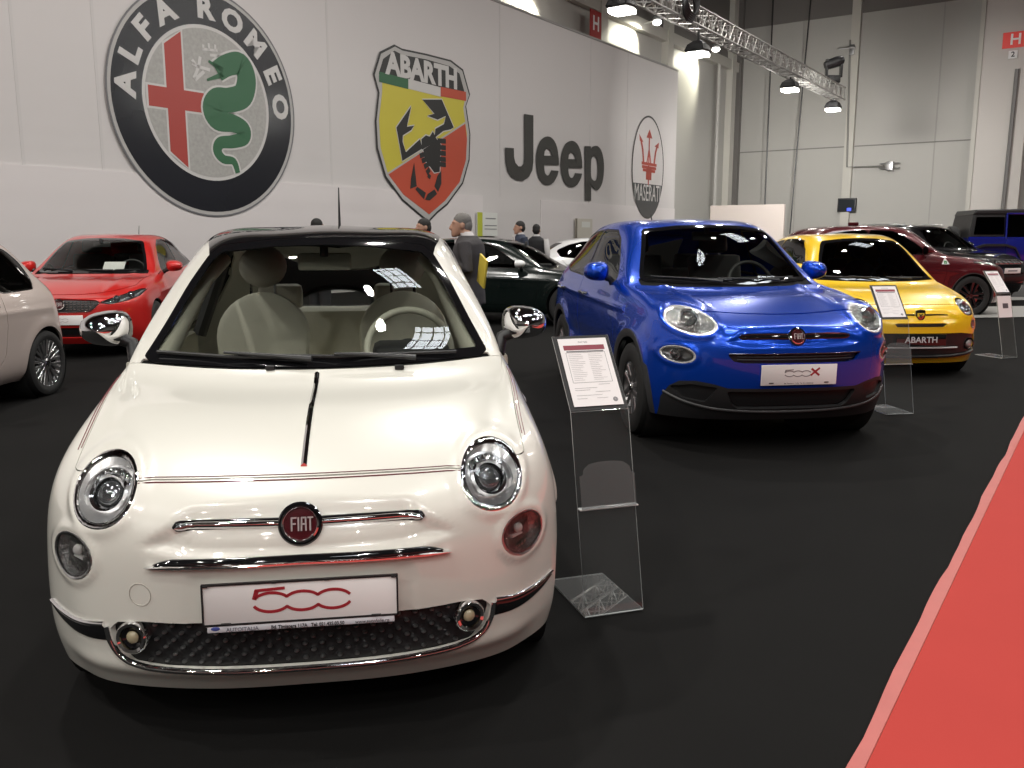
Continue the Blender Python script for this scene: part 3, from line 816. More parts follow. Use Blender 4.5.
    o, Mx = roundel(car, cast.front(-.436, .467)[0], cast.front(-.436, .467)[1], .02, [([(.0305, -.002), (.0312, .0012), (.0325, .0012), (.0332, -.002)], mat('cap_line', (.45, .43, .38), rough=.5), 'tow_cap')])
    # ---- wipers
    h = lambda x, z, d=.02: (lambda r: r[0] + r[1] * d)(cast.front(x, z))
    wiper(car, [h(-.02, .962, .03), h(-.18, .975, .03), h(-.34, .985, .028)], [h(-.60, .992, .014), h(-.34, .980, .016), h(-.04, .972, .018)])
    wiper(car, [h(.36, .955, .03), h(.16, .972, .032), h(.06, .978, .028)], [h(-.26, .986, .014), h(.06, .978, .016), h(.52, .975, .018)])
    for x in (-.17, .30): MB().box(cast.top(x, .935)[0] + Vector((0, .015, .012)), (.035, .03, .018), bev=.006).build('washer_nozzle', BLACKPLAS, car)
    # ---- mirrors, antenna
    for s in (1, -1): mirror(car, s * .838, 1.27, 1.075, P, CHROME, .185, .135, .16, base=(s * .735, 1.25, .955))
    MB().tube([(.03, 2.62, 1.47), (.03, 2.64, 1.62), (.03, 2.655, 1.70)], [.008, .005, .003], 8).build('antenna', BLACKPLAS, car)
    interior(car, mat('ivory_seat', (.78, .75, .64), rough=.55, noise=(30, .06)), mat('ivory_trim', (.55, .53, .45), rough=.5), dash=(1.05, .93), seats=((-.36, 1.98), (.36, 1.98)), rear=2.75, roofz=1.40, headm=mat('brown_grey_head', (.42, .39, .34), rough=.6), door_col=mat('ivory_trim', (.55, .53, .45)), pil=True)
    for s in (1, -1):
        P_ = [(s * .610, 1.13, .965), (s * .560, 1.30, 1.105), (s * .500, 1.50, 1.26), (s * .44, 1.68, 1.345)]
        MB().tube([(x, y + .05, z - .01) for x, y, z in P_], [.05, .042, .036, .03], 10).build('pillar_trim', mat('ivory_trim'), car)
        MB().box((s * .735, 1.85, .78), (.05, 1.2, .34), bev=.02).build('door_trim', mat('ivory_trim'), car)
        MB().tube([(s * .70, 2.42, .93), (s * .60, 2.42, 1.20), (s * .53, 2.42, 1.40)], .035, 8).build('belt_pillar', GREYPLAS, car)
    liners(car, wy, .338, .30, .77)
    underbody(car, .62, .35, 3.3, .17, .15)
    wheels(car, 'w500', .292, .205, .195, .795, wy, 10, 'twin', SATIN)
    return car
def interior(car, sm, tm, dash, seats, rear=None, roofz=1.4, headm=None, door_col=None, pil=False, wheel_x=None, hw=.66, round_=True, seatz=.50, rear_seatz=.55):
    dy, dz = dash
    R = []
    for x in np.linspace(-hw, hw, 15):
        k = (x / hw) ** 2
        R.append([(x, dy - .06 + .12 * k, dz - .015), (x, dy + .18, dz + .015), (x, dy + .36, dz - .01), (x, dy + .46, dz - .08), (x, dy + .44, dz - .30), (x, dy + .1, dz - .35)])
    d = MB().rings(R).build('dashboard', mat('dash_grey', (.028, .028, .028), rough=.6), car)
    wx = seats[1][0] if wheel_x is None else wheel_x
    MB().box((wx, dy + .30, dz + .02), (.32, .24, .09), bev=.04).build('instrument_cowl', GREYPLAS, d)
    for (x, y) in seats: seat(car, x, y, seatz, sm, headm or sm, round_=round_, w=.47 if round_ else .5)
    if rear:
        b = MB().box((0, rear + .12, rear_seatz + .22), (1.16, .16, .52), bev=.06).box((0, rear - .18, rear_seatz - .06), (1.16, .5, .14), bev=.05).build('rear_seat', sm, car)
        for x in (-.33, .33): MB().box((x, rear + .16, rear_seatz + .54), (.25, .09, .15), bev=.04).build('rear_headrest', headm or sm, b)
    steering(car, wx, dy + .50, dz + .01, tm, mat('wheel_hub', (.08, .08, .08), rough=.5), r=.185)
    o = MB().box((0, dy + .58, roofz - .075), (.23, .03, .075), bev=.014).build('rear_view_mirror', tm if pil else GREYPLAS, car)
    MB().box((0, dy + .55, roofz - .025), (.035, .045, .06), bev=.01).build('mirror_stem', GREYPLAS, o)
    return o
# ------------------------------------------------------------------ shared finishing of a car
def cut_glass(B, ws, ymin, ymax, border=.03, sides=(), rear=None, fr=.014, zmin=.9, xmin=.33, rearmin=2.6, wp=None):
    f = sd_poly(ws)
    B.split('body', where(lambda V: (V[:, 1] > ymin) & (V[:, 1] < ymax), lambda V: f(FRONT(V))), 'windshield')
    B.split('windshield', lambda V: -(f(FRONT(V)) + border), 'glass')
    B.R['glass'], B.R['windshield'] = B.R['windshield'], B.R['glass']
    for poly in sides: side_glass(B, poly, fr=fr, zmin=zmin, xmin=xmin)
    if rear:
        g = sd_poly(rear, .03); B.split('body', where(lambda V: V[:, 1] > rearmin, lambda V: g(FRONT(V))), 'rear_glass')
def lr(o): return (lambda c, s=o: c[:, 0] * s > 0)
def finish(car, B, P, wy, arch, az, x1, wkey, R, rr, tw, tx, n, style, mrim, cap=None, ws_m=WINDSCREEN, side_m=TINT, rear_m=TINT, trim=BLACKGLOSS, doors=(), lx0=.42, under=(.62, .4, 3.3, .17), steer=0.):
    B.emit('body', 'body_shell', P, car, rim=.018)
    if 'hood' in B.R: B.emit('hood', 'hood', P, car, rim=.012)
    for d in doors:
        for s in (1, -1): B.emit(d, 'door', P, car, rim=.014, sel=lr(s))
    if 'gap' in B.R: B.emit('gap', 'panel_gap', DARK, car, off=-.010, rim=0)
    if 'windshield' in B.R: B.emit('windshield', 'windshield_border', BLACKGLOSS, car, off=.001, rim=.005)
    if 'glass' in B.R: B.emit('glass', 'windshield', ws_m, car, rim=0)
    for s in (1, -1):
        if 'window_trim' in B.R: B.emit('window_trim', 'window_trim', trim, car, rim=.01, sel=lr(s))
        if 'side_glass' in B.R: B.emit('side_glass', 'side_window', side_m, car, off=-.003, rim=0, sel=lr(s))
    if 'rear_glass' in B.R: B.emit('rear_glass', 'rear_window', rear_m, car, off=-.002, rim=0)
    if 'cladding' in B.R: B.emit('cladding', 'wheel_arch_cladding', GREYPLAS, car, off=.006, rim=.02)
    liners(car, wy, arch, az, x1, lx0)
    underbody(car, *under)
    wheels(car, wkey, R, rr, tw, tx, wy, n, style, mrim, cap, steer)
def cladding(B, ys, R, z, w, xmin=.42, low=None):
    """dark plastic edging round the arches and along the sill"""
    def f(V):
        q = SIDE(V); d = np.minimum(*[np.hypot(q[:, 0] - y, q[:, 1] - z) - (R + w) for y in ys])
        if low is not None: d = np.minimum(d, np.where((q[:, 0] > ys[0] - .1) & (q[:, 0] < ys[1] + .1), q[:, 1] - low, 1.))
        return np.where(np.abs(V[:, 0]) > xmin, d, 1.)
    for r in [r for r in B.R if r in ('body', 'door', 'rear_door', 'gap', 'dark')]: B.split(r, f, 'cladding')
def simple_lamp(B, car, regs, reg, s, sdf, depth, name='headlight', bezel=.012, ringm=SATIN, balls=(), bowl=None, lens=None, dome=.1, extra=None, refine=1):
    key = reg + str(s)
    if reg not in B.R: return None
    F = B.R[reg]; B.R[key] = F[(B.V[F].mean(1)[:, 0] * s) > 0]
    if not len(B.R[key]): return None
    def ex(o):
        if extra: extra(o)
    return lamp(B, car, key, depth, name, bezel, ringm=ringm, bowl=bowl, lens=lens, sdf=sdf, extras=ex, dome=dome, refine=refine)
def projector(cast, x, z, r, o, d=.03, nrm=None, name='projector', ring=True):
    p, n = cast.front(x, z); n = (Vector(n) + Vector((0, -.8, 0))).normalized() if nrm is None else Vector(nrm).normalized()
    xx = Vector((0, 0, 1)).cross(n).normalized(); M = frame(p - n * d, xx, n.cross(xx))
    if ring: MB().lathe([(r * 1.35, 0), (r * 1.4, r * .6), (r * 1.25, r * .75), (r * 1.05, r * .5), (r, 0)], 24, M).build(name + '_ring', CHROME, o)
    MB().ball((0, 0, r * .1), (r, r, r * .62), 18, 10, M).build(name, mat('projector_glass', (.22, .23, .24), rough=.03, metal=.75, coat=1), o)

# ------------------------------------------------------------------ blue small crossover
STX = [
    ((.800, .47, .905), (.55, .25, .885), (.150, .872)),
    ((.812, .72, .970), (.57, .48, .958), (.400, .945)),
    ((.818, 1.02, 1.015), (.62, .84, 1.022), (.740, 1.015)),
    ((.825, 1.34, 1.045), (.715, 1.28, 1.068), (1.080, 1.060)),
    ((.832, 1.70, 1.055), (.640, 1.64, 1.315), (1.400, 1.320)),
    ((.838, 2.02, 1.060), (.580, 1.97, 1.505), (1.740, 1.540)),
    ((.842, 2.50, 1.068), (.605, 2.45, 1.548), (2.350, 1.598)),
    ((.842, 3.00, 1.085), (.590, 2.95, 1.540), (2.950, 1.588)),
    ((.832, 3.45, 1.110), (.555, 3.40, 1.480), (3.500, 1.530)),
    ((.800, 3.80, 1.090), (.530, 3.76, 1.270), (3.900, 1.290)),
    ((.750, 3.98, 1.010), (.530, 4.02, 1.060), (4.110, 1.070)),
]
SDX = [
    (.850, .790, .872, .590, .868, .370, .83, .225, .0),
    (.872, .820, .888, .610, .885, .375, .83, .235, .02),
    (.886, .850, .895, .630, .888, .390, .83, .25, .03),
    (.893, .870, .893, .640, .872, .400, .82, .26, .0),
    (.893, .875, .890, .640, .868, .400, .82, .26, .0),
    (.893, .880, .890, .640, .868, .400, .82, .26, .0),
    (.893, .885, .890, .640, .868, .400, .82, .26, .0),
    (.893, .895, .893, .650, .872, .400, .82, .26, .0),
    (.893, .910, .898, .660, .886, .400, .82, .26, .0),
    (.870, .890, .882, .640, .870, .400, .80, .27, -.02),
    (.815, .850, .840, .620, .830, .400, .77, .28, -.03),
]
BLUE_POSE = (1.862, 5.652, math.radians(6.93))
def blue_crossover(pose):
    car = thing('car', 'metallic blue small crossover between the acrylic price stands', 'car', (pose[0], pose[1], 0), pose[2])
    P = paint('metallic_blue_paint', (.002, .060, .52), .60, .24, .7)
    B = make_body(STX, SDX, (.13, .04, .0, .03), (4.12, 4.22, 4.262, 4.21), 4)
    HL = [sd_ell(s * .640, .884, .146, .088, s * 4) for s in (1, -1)]
    FG = [sd_ell(s * .735, .664, .090, .058, s * 6) for s in (1, -1)]
    wy = (.86, 3.43)
    def sculpt(V):
        x, y, z = np.abs(V[:, 0]), V[:, 1], V[:, 2]; fr = y < .75
        band = sst(0, .03, -sd_poly([(-.46, .755), (-.34, .84), (0, .85), (.34, .84), (.46, .755), (.34, .735), (0, .73), (-.34, .735)], .01)(FRONT(V)))
        d = np.where(fr, -.014 * band, 0)
        for q in (HL[0](FRONT(V)), HL[1](FRONT(V))): d = d + np.where(fr, .012 * np.exp(-((q - .008) / .02) ** 2), 0)
        for q in (FG[0](FRONT(V)), FG[1](FRONT(V))): d = d + np.where(fr, .008 * np.exp(-((q - .008) / .015) ** 2), 0)
        for yc in wy:
            rr = np.hypot(y - yc, z - .34); d = d + np.where((x > .6) & (y > .5), .018 * np.exp(-((rr - .43) / .06) ** 2), 0)
        d = d + np.where((x > .6) & (y > 1.1) & (y < 3.9), .012 * np.exp(-((z - .92 - .02 * (y - 2)) / .025) ** 2), 0)
        d = d - np.where((x > .6) & (y > 1.3) & (y < 3.1), .016 * np.exp(-((z - .56) / .07) ** 2), 0)
        d = d + np.where((y < 1.25) & (z > .85), .010 * np.exp(-((x - .47 - .08 * (y - .3)) / .035) ** 2) * sst(.25, .5, y), 0)
        return d
    B.displace(sculpt); cast = Caster(B)
    def hood(V):
        x = np.abs(V[:, 0]); y = V[:, 1]
        return np.maximum(np.maximum(.918 + .02 * np.minimum(x / .5, 1) ** 2 - V[:, 2], x - (.70 + .05 * sst(.3, 1.2, y))), y - (1.27 - .20 * (1 - np.minimum(x / .72, 1) ** 2)))
    seam(B, hood, 'hood', .005)
    for r in ('body', 'hood', 'gap'): B.split(r, where(lambda V: V[:, 1] < .8, both(HL)), 'headlight')
    B.split('body', where(lambda V: V[:, 1] < .7, both(FG)), 'foglight')
    slot = sd_poly([(-.455, .680), (.455, .680), (.42, .640), (.36, .630), (-.36, .630), (-.42, .640)], .006)
    B.split('body', where(lambda V: V[:, 1] < .5, lambda V: slot(FRONT(V))), 'slot')
    low = sd_poly([(-.80, .36), (-.765, .44), (-.72, .478), (-.64, .488), (-.54, .472), (-.45, .445), (.45, .445), (.54, .472), (.64, .488), (.72, .478), (.765, .44), (.80, .36), (.80, .1), (-.80, .1)], .01)
    B.split('body', where(lambda V: V[:, 1] < .62, lambda V: low(FRONT(V))), 'dark')
    mouth = sd_poly([(-.44, .425), (.44, .425), (.40, .345), (.36, .318), (-.36, .318), (-.40, .345)], .008)
    B.split('dark', where(lambda V: V[:, 1] < .5, lambda V: mouth(FRONT(V))), 'mouth')
    pod = [sd_poly([(s * .52, .45), (s * .66, .465), (s * .76, .44), (s * .70, .38), (s * .58, .36)], .008) for s in (1, -1)]
    B.split('dark', where(lambda V: V[:, 1] < .6, both(pod)), 'pod')
    WSX = [(-.685, 1.118), (-.60, 1.33), (-.545, 1.47), (-.52, 1.503), (-.25, 1.532), (0, 1.538), (.25, 1.532), (.52, 1.503), (.545, 1.47), (.60, 1.33), (.685, 1.118), (.66, 1.098), (.35, 1.080), (0, 1.075), (-.35, 1.080), (-.66, 1.098)]
    cut_glass(B, WSX, 1.0, 2.2, .028, [[(1.66, 1.105), (1.84, 1.25), (2.04, 1.392), (2.22, 1.462), (2.60, 1.475), (2.62, 1.115)], [(2.70, 1.118), (2.68, 1.475), (3.05, 1.46), (3.40, 1.40), (3.62, 1.30), (3.56, 1.19), (3.30, 1.14)]], [(-.42, 1.12), (-.40, 1.42), (.40, 1.42), (.42, 1.12)], zmin=1.05, xmin=.4, rearmin=3.3)
    cowl = lambda V: np.maximum(np.abs(V[:, 0]) - .70, np.maximum(V[:, 2] - 1.115, 1.06 - V[:, 1]))
    B.split('body', where(lambda V: (V[:, 1] < 1.5) & (V[:, 2] > 1.0), cowl), 'cowl')
    seam_side(B, [(1.40, .40), (1.34, .75), (1.36, 1.03), (1.60, 1.09), (1.82, 1.27), (2.04, 1.43), (2.24, 1.50), (2.62, 1.51), (2.65, 1.10), (2.66, .40)], 'door', .005, xmin=.45)
    seam_side(B, [(2.672, .40), (2.662, 1.10), (2.632, 1.51), (3.05, 1.49), (3.42, 1.43), (3.64, 1.31), (3.50, 1.08), (3.36, .86), (3.05, .62), (2.98, .40)], 'rear_door', .005, xmin=.45)
    cladding(B, wy, .375, .345, .055, low=.37)
    for r in ('body', 'door', 'rear_door', 'gap', 'cladding', 'dark'): 
        if r in B.R:
            B.split(r, where(lambda V: np.abs(V[:, 0]) > .42, lambda V: np.minimum(sd_ell(wy[0], .345, .375, .375)(SIDE(V)), sd_ell(wy[1], .345, .375, .375)(SIDE(V)))), 'hole')
    finish(car, B, P, wy, .375, .345, .86, 'wx', .338, .215, .215, .895, 5, 'five', SATIN, BLACKGLOSS, doors=('door', 'rear_door'), side_m=CLEAR, rear_m=TINT, under=(.7, .4, 3.95, .22), trim=BLACKPLAS)
    B.emit('cowl', 'cowl_panel', mat('cowl_black'), car, off=-.006, rim=.01)
    d = B.emit('dark', 'lower_bumper', mat('bumper_black', (.016, .016, .017), rough=.5), car, rim=.025)
    B.emit('mouth', 'lower_grille', BLACKPLAS, d, off=-.03, rim=0); [B.emit('pod', 'bumper_recess', BLACKPLAS, d, off=-.02, rim=0, sel=lr(s)) for s in (1, -1)]
    strip(B, cast, [(-.80, .40), (-.68, .345), (-.45, .30), (0, .285), (.45, .30), (.68, .345), (.80, .40)], .012, .010, 'bumper_lip', mat('lip_grey', (.04, .04, .042), rough=.4), d)
    g = B.emit('slot', 'upper_grille', BLACKPLAS, car, off=-.03, rim=0)
    strip(B, cast, [(-.455, .684), (0, .686), (.455, .684)], .004, .006, 'grille_edge', DARKCHROME, g)
    for k in (0, 1): strip(B, cast, [(-.40, .645 + .02 * k), (0, .645 + .02 * k), (.40, .645 + .02 * k)], .005, .006, 'grille_bar', GREYPLAS, g, off=-.02)
    for s in (1, -1):
        def inner(o, s=s):
            projector(cast, s * .645, .895, .047, o, .012, (s * .3, -1, .35))
            p, n = cast.front(s * .57, .885); m = MB()
            xx = Vector((1, 0, 0)); M = frame(p + Vector((0, .02, -.02)), xx, (0, .2, 1))
            for k in range(4): m.ball((s * (.018 * k - .01), -.01, .01), (.012, .016, .012), 10, 6, M)
            m.build('reflector_cells', mat('facet_metal', (.55, .55, .56), rough=.1, metal=1), o)
        simple_lamp(B, car, None, 'headlight', s, lambda V, s=s: HL[s < 0](FRONT(V)), .045, bezel=.018, ringm=mat('lamp_silver', (.75, .75, .76), rough=.25, metal=.8), bowl=FACET, extra=inner)
        def inf(o, s=s):
            projector(cast, s * .745, .668, .026, o, .006, (s * .8, -1, .05))
        simple_lamp(B, car, None, 'foglight', s, lambda V, s=s: FG[s < 0](FRONT(V)), .022, name='fog_light', bezel=.013, ringm=mat('lamp_silver'), bowl=mat('fog_bowl', (.25, .25, .26), rough=.3, metal=.9), extra=inf)
        q = strip(B, cast, [(s * .05, .792), (s * .20, .794), (s * .385, .790)], lambda t: .022 * math.sqrt(max(.02, 1 - max(0, (t - .92) / .08) ** 2)), .010, 'whisker_back', BLACKGLOSS, car)
        strip(B, cast, [(s * .05, .803), (s * .20, .805), (s * .380, .799)], lambda t: .0065, .016, 'whisker_bar', CHROME, q)
    p, n = cast.front(0, .792); fiat_badge(car, p + Vector((0, -.008, 0)), (0, -1, .3), .052, chrome=True)
    pl, M = plate(car, (.005, -.012, .548), .52, .135, 2)
    script500(M @ Matrix.Translation((-.012, .008, 0)), .66, mat('script_grey', (.20, .18, .18), rough=.4), 'plate_script', pl)
    m = MB(); m.ribbon([(.082, .040), (.138, -.006)], .014, 0, .0012, M); m.ribbon([(.138, .044), (.078, -.006)], .012, 0, .0014, M); m.build('plate_cross', REDINK, pl)
    text('Bd. Timisoara 117A  Tel: 021.435.03.50', .013, BLACKINK, 'dealer_line', pl, M @ Matrix.Translation((0, -.057, .0004)), width=.20, depth=.0006)
    for x in (-.19, .19): MB().box((x, -.052, .001), (.03, .006, .006), M).build('plate_clip', BLACKPLAS, pl)
    h = lambda x, z, d=.02: (lambda r: r[0] + r[1] * d)(cast.front(x, z))
    wiper(car, [h(-.10, 1.083, .02), h(-.3, 1.10, .025)], [h(-.60, 1.125, .012), h(-.30, 1.108, .014), h(-.02, 1.10, .014)])
    wiper(car, [h(.38, 1.085, .02), h(.2, 1.10, .025)], [h(-.12, 1.112, .014), h(.2, 1.105, .014), h(.54, 1.115, .014)])
    for s in (1, -1): mirror(car, s * .945, 1.68, 1.160, P, P, .20, .155, .15, base=(s * .83, 1.70, 1.055), drop=.1)
    for s in (1, -1):
        for y in (2.42, 3.32):
            p, n = cast.side(y, .945, s); o = MB().tube([(s * (abs(p[0]) - .01), y - .10, .945), (s * (abs(p[0]) + .028), y - .08, .948), (s * (abs(p[0]) + .030), y + .07, .952), (s * (abs(p[0]) - .01), y + .09, .952)], .013, 8).build('door_handle', CHROME, car)
    MB().tube([(0, 3.3, 1.56), (0, 3.36, 1.66)], [.008, .004], 6).build('antenna', BLACKPLAS, car)
    interior(car, mat('dark_seat', (.05, .05, .052), rough=.7), GREYPLAS, dash=(1.22, 1.05), seats=((-.38, 2.20), (.38, 2.20)), rear=3.05, roofz=1.52, hw=.70, round_=False, seatz=.62, rear_seatz=.66)
    return car
# ------------------------------------------------------------------ yellow hot hatch, same small shell
def yellow_hatch(pose):
    car = thing('car', 'bright yellow small sports hatchback with black front grille, parked right of the blue crossover', 'car', (pose[0], pose[1], 0), pose[2])
    P = paint('yellow_paint', (.88, .55, .010), .0, .28, 1.)
    B = small_hatch(3, True, P); cast = Caster(B); wy = (.735, 3.03)
    seam(B, hood500, 'hood', .005)
    for r in ('body', 'hood', 'gap'): B.split(r, where(lambda V: V[:, 1] < .7, both(HL500)), 'headlight')
    LL = [sd_ell(s * LLX, LLZ, .062, .050, -s * 18) for s in (1, -1)]
    B.split('body', where(lambda V: V[:, 1] < .7, both(LL)), 'lowlight')
    gr = sd_poly([(-.46, .455), (.46, .455), (.66, .43), (.72, .36), (.68, .26), (.40, .235), (0, .23), (-.40, .235), (-.68, .26), (-.72, .36), (-.66, .43)], .012)
    B.split('body', where(lambda V: V[:, 1] < .6, lambda V: gr(FRONT(V))), 'grille')
    sl = sd_poly([(-.27, .565), (.27, .565), (.25, .535), (-.25, .535)], .006)
    B.split('body', where(lambda V: V[:, 1] < .5, lambda V: sl(FRONT(V))), 'slot')
    cut_glass(B, WS500, .8, 1.95, .03, [DOORGL500, QUART500], [(-.40, 1.03), (-.36, 1.36), (.36, 1.36), (.40, 1.03)])
    B.split('body', where(lambda V: (V[:, 1] < 1.3) & (V[:, 2] > .9), lambda V: np.maximum(np.abs(V[:, 0]) - .675, np.maximum(V[:, 2] - 1.0, .92 - V[:, 1]))), 'cowl')
    seam_side(B, DOOR500, 'door', .006); arches(B, wy, .338, .30)
    finish(car, B, P, wy, .338, .30, .77, 'w595', .297, .222, .205, .80, 10, 'single', DARKCHROME, ws_m=TINT, side_m=TINT, doors=('door',), under=(.62, .35, 3.3, .17))
    B.emit('cowl', 'cowl_panel', mat('cowl_black'), car, off=-.008, rim=.01)
    g = B.emit('grille', 'lower_grille', BLACKPLAS, car, off=-.012, rim=0); B.emit('slot', 'upper_slot', BLACKPLAS, car, off=-.02, rim=0)
    strip(B, cast, [(-.70, .26), (-.40, .232), (0, .226), (.40, .232), (.70, .26)], .016, .018, 'splitter', BLACKPLAS, car)
    strip(B, cast, [(-.42, .315), (0, .318), (.42, .315)], .010, .010, 'grille_blade', mat('white_blade', (.55, .55, .55), rough=.4), g)
    MB().box((0, -.008, .40), (.52, .012, .115), bev=.004).build('number_plate', BLACKGLOSS, car)
    text('ABARTH', .085, mat('plate_silver', (.55, .55, .56), rough=.35), 'plate_lettering', car, frame((0, -.0155, .40), (1, 0, 0), (0, 0, 1)), width=.34, depth=.002, bold=.0012)
    for s in (1, -1):
        p, n = cast.front(s * .585, .345)
        o, M = roundel(car, p, (s * .35, -1, 0), .06, [([(.062, -.01), (.064, .008), (.055, .012), (.046, .006)], BLACKGLOSS, 'fog_light')])
        MB().ball((0, 0, .0), (.036, .036, .016), 16, 8, M).build('bulb', mat('fog_clear', (.5, .5, .5), rough=.1, metal=.6), o)
        strip(B, cast, [(s * .06, .650), (s * .18, .652), (s * .30, .648)], lambda t: .011 * (1 - .7 * t), .014, 'whisker_bar', BLACKGLOSS, car)
        simple_lamp(B, car, None, 'headlight', s, lambda V, s=s: HL500[s < 0](FRONT(V)), .045, bezel=.012, ringm=CHROME, extra=lambda o, s=s: projector(cast, s * HLX, HLZ, .045, o, .03))
        simple_lamp(B, car, None, 'lowlight', s, lambda V, s=s: LL[s < 0](FRONT(V)), .02, name='parking_light', bezel=.008)
    mirror(car, -.838, 1.27, 1.075, P, P, .185, .135, .16, base=(-.735, 1.25, .955))
    # shield badge: yellow and red halves with a dark rim
    sh = [(-.042, .045), (0, .052), (.042, .045), (.046, .0), (.028, -.036), (0, -.055), (-.028, -.036), (-.046, .0)]
    M = frame((0, cast.front(0, .65)[0][1] - .012, .65), (1, 0, 0), (0, .18, 1))
    e = MB().prism([(x * 1.12, y * 1.12) for x, y in sh], -.012, .004, M).build('emblem', BLACKGLOSS, car, smooth=False)
    MB().prism([(-.036, .022), (.036, .022), (.038, .0), (-.036, -.018)], .004, .006, M).build('emblem_upper', mat('badge_yellow', (.7, .5, .03), rough=.3), e, smooth=False)
    MB().prism([(-.036, -.020), (.038, -.002), (.024, -.032), (0, -.048), (-.024, -.032)], .004, .006, M).build('emblem_lower', mat('badge_red2', (.45, .03, .02), rough=.3), e, smooth=False)
    MB().ribbon([(-.016, .012), (-.004, -.004), (0, -.02), (.008, -.03)], [.008, .014, .012, .006], .006, .008, M).ribbon([(.018, .014), (.004, -.002)], [.01, .012], .006, .008, M).build('emblem_scorpion', BLACKINK, e)
    h = lambda x, z, d=.02: (lambda r: r[0] + r[1] * d)(cast.front(x, z))
    wiper(car, [h(-.02, .962, .03), h(-.34, .985, .028)], [h(-.60, .992, .014), h(-.04, .972, .018)])
    wiper(car, [h(.36, .955, .03), h(.06, .978, .028)], [h(-.26, .986, .014), h(.52, .975, .018)])
    interior(car, mat('dark_seat', (.05, .05, .052), rough=.7), GREYPLAS, dash=(1.05, .93), seats=((-.36, 1.98), (.36, 1.98)), rear=2.75, roofz=1.40)
    return car

# ------------------------------------------------------------------ pearl hatch seen from its rear quarter
def pearl_hatch(pose):
    car = thing('car', 'pearl beige small hatchback cut off by the left edge, its rear wheel in view', 'car', (pose[0], pose[1], 0), pose[2])
    P = paint('pearl_beige_paint', (.56, .47, .43), .15, .30, 1.)
    B = small_hatch(3, True, P); cast = Caster(B); wy = (.735, 3.03)
    seam(B, hood500, 'hood', .005)
    for r in ('body', 'hood', 'gap'): B.split(r, where(lambda V: V[:, 1] < .7, both(HL500)), 'headlight')
    cut_glass(B, WS500, .8, 1.95, .03, [DOORGL500, QUART500], [(-.40, 1.03), (-.36, 1.36), (.36, 1.36), (.40, 1.03)])
    seam_side(B, DOOR500, 'door', .006); arches(B, wy, .338, .30)
    TL = [sd_ell(s * .60, .84, .06, .12) for s in (1, -1)]
    B.split('body', where(lambda V: V[:, 1] > 3.2, both(TL)), 'taillight')
    groove(B, lambda V: np.where((np.abs(V[:, 0]) > .45) & (V[:, 1] > 2.5) & (V[:, 1] < 3.48), V[:, 2] - (1.0 - .03 * (V[:, 1] - 2.5)), 1.), .005)
    finish(car, B, P, wy, .338, .30, .77, 'wpearl', .300, .235, .195, .80, 12, 'twin', SATIN, DARKCHROME, side_m=TINT, doors=('door',), trim=CHROME, under=(.62, .35, 3.3, .17))
    for s in (1, -1):
        strip(B, cast, [(s * .62, 3.42, .72), (s * .60, 3.44, .84), (s * .55, 3.44, .95)], .03, .02, 'tail_light', mat('tail_red', (.35, .01, .01), rough=.1, coat=1), car, how='near')
        simple_lamp(B, car, None, 'headlight', s, lambda V, s=s: HL500[s < 0](FRONT(V)), .045)
        mirror(car, s * .838, 1.27, 1.075, P, P, .185, .135, .16, base=(s * .735, 1.25, .955))
        MB().tube([(s * .800, 2.16, .865), (s * .838, 2.18, .868), (s * .840, 2.30, .870), (s * .800, 2.33, .868)], .013, 8).build('door_handle', CHROME, car)
        strip(B, cast, [(s * .79, 2.0, .60), (s * .79, 2.28, .60)], .004, .004, 'side_rub', P, car, how='near')
    interior(car, mat('dark_seat', (.05, .05, .052), rough=.7), GREYPLAS, dash=(1.05, .93), seats=((-.36, 1.98), (.36, 1.98)), rear=2.75, roofz=1.40)
    return car

# ------------------------------------------------------------------ five-door family hatch (red, also the base of the low dark and white cars)
STT = [
    ((.780, .50, .800), (.52, .235, .748), (.100, .738)),
    ((.792, .78, .872), (.56, .50, .850), (.400, .842)),
    ((.800, 1.06, .915), (.61, .86, .922), (.760, .922)),
    ((.806, 1.40, .945), (.705, 1.32, .972), (1.110, .975)),
    ((.815, 1.80, .962), (.615, 1.72, 1.215), (1.510, 1.225)),
    ((.820, 2.20, .972), (.550, 2.12, 1.402), (1.950, 1.438)),
    ((.825, 2.62, .985), (.572, 2.60, 1.448), (2.500, 1.496)),
    ((.825, 3.10, 1.005), (.558, 3.05, 1.432), (3.100, 1.482)),
    ((.812, 3.55, 1.025), (.525, 3.50, 1.360), (3.650, 1.410)),
    ((.775, 3.95, 1.005), (.495, 3.90, 1.180), (4.050, 1.190)),
    ((.725, 4.12, .930), (.500, 4.15, .965), (4.250, .975)),
]
SDT = [
    (.842, .690, .860, .480, .858, .300, .82, .180, .0),
    (.868, .740, .880, .500, .876, .310, .82, .195, .02),
    (.885, .780, .890, .540, .880, .320, .82, .205, .03),
    (.893, .800, .890, .580, .865, .330, .80, .210, .0),
    (.894, .810, .886, .580, .860, .330, .80, .215, .0),
    (.894, .820, .886, .580, .860, .330, .80, .215, .0),
    (.894, .825, .886, .580, .860, .330, .80, .215, .0),
    (.894, .835, .890, .590, .866, .330, .80, .215, .0),
    (.890, .850, .892, .600, .874, .340, .80, .22, .0),
    (.858, .820, .870, .580, .858, .340, .78, .24, -.02),
    (.800, .780, .825, .560, .815, .340, .75, .26, -.03),
]
WST = [(-.675, 1.005), (-.60, 1.20), (-.52, 1.36), (-.49, 1.392), (-.25, 1.425), (0, 1.432), (.25, 1.425), (.49, 1.392), (.52, 1.36), (.60, 1.20), (.675, 1.005), (.62, .990), (0, .985), (-.62, .990)]
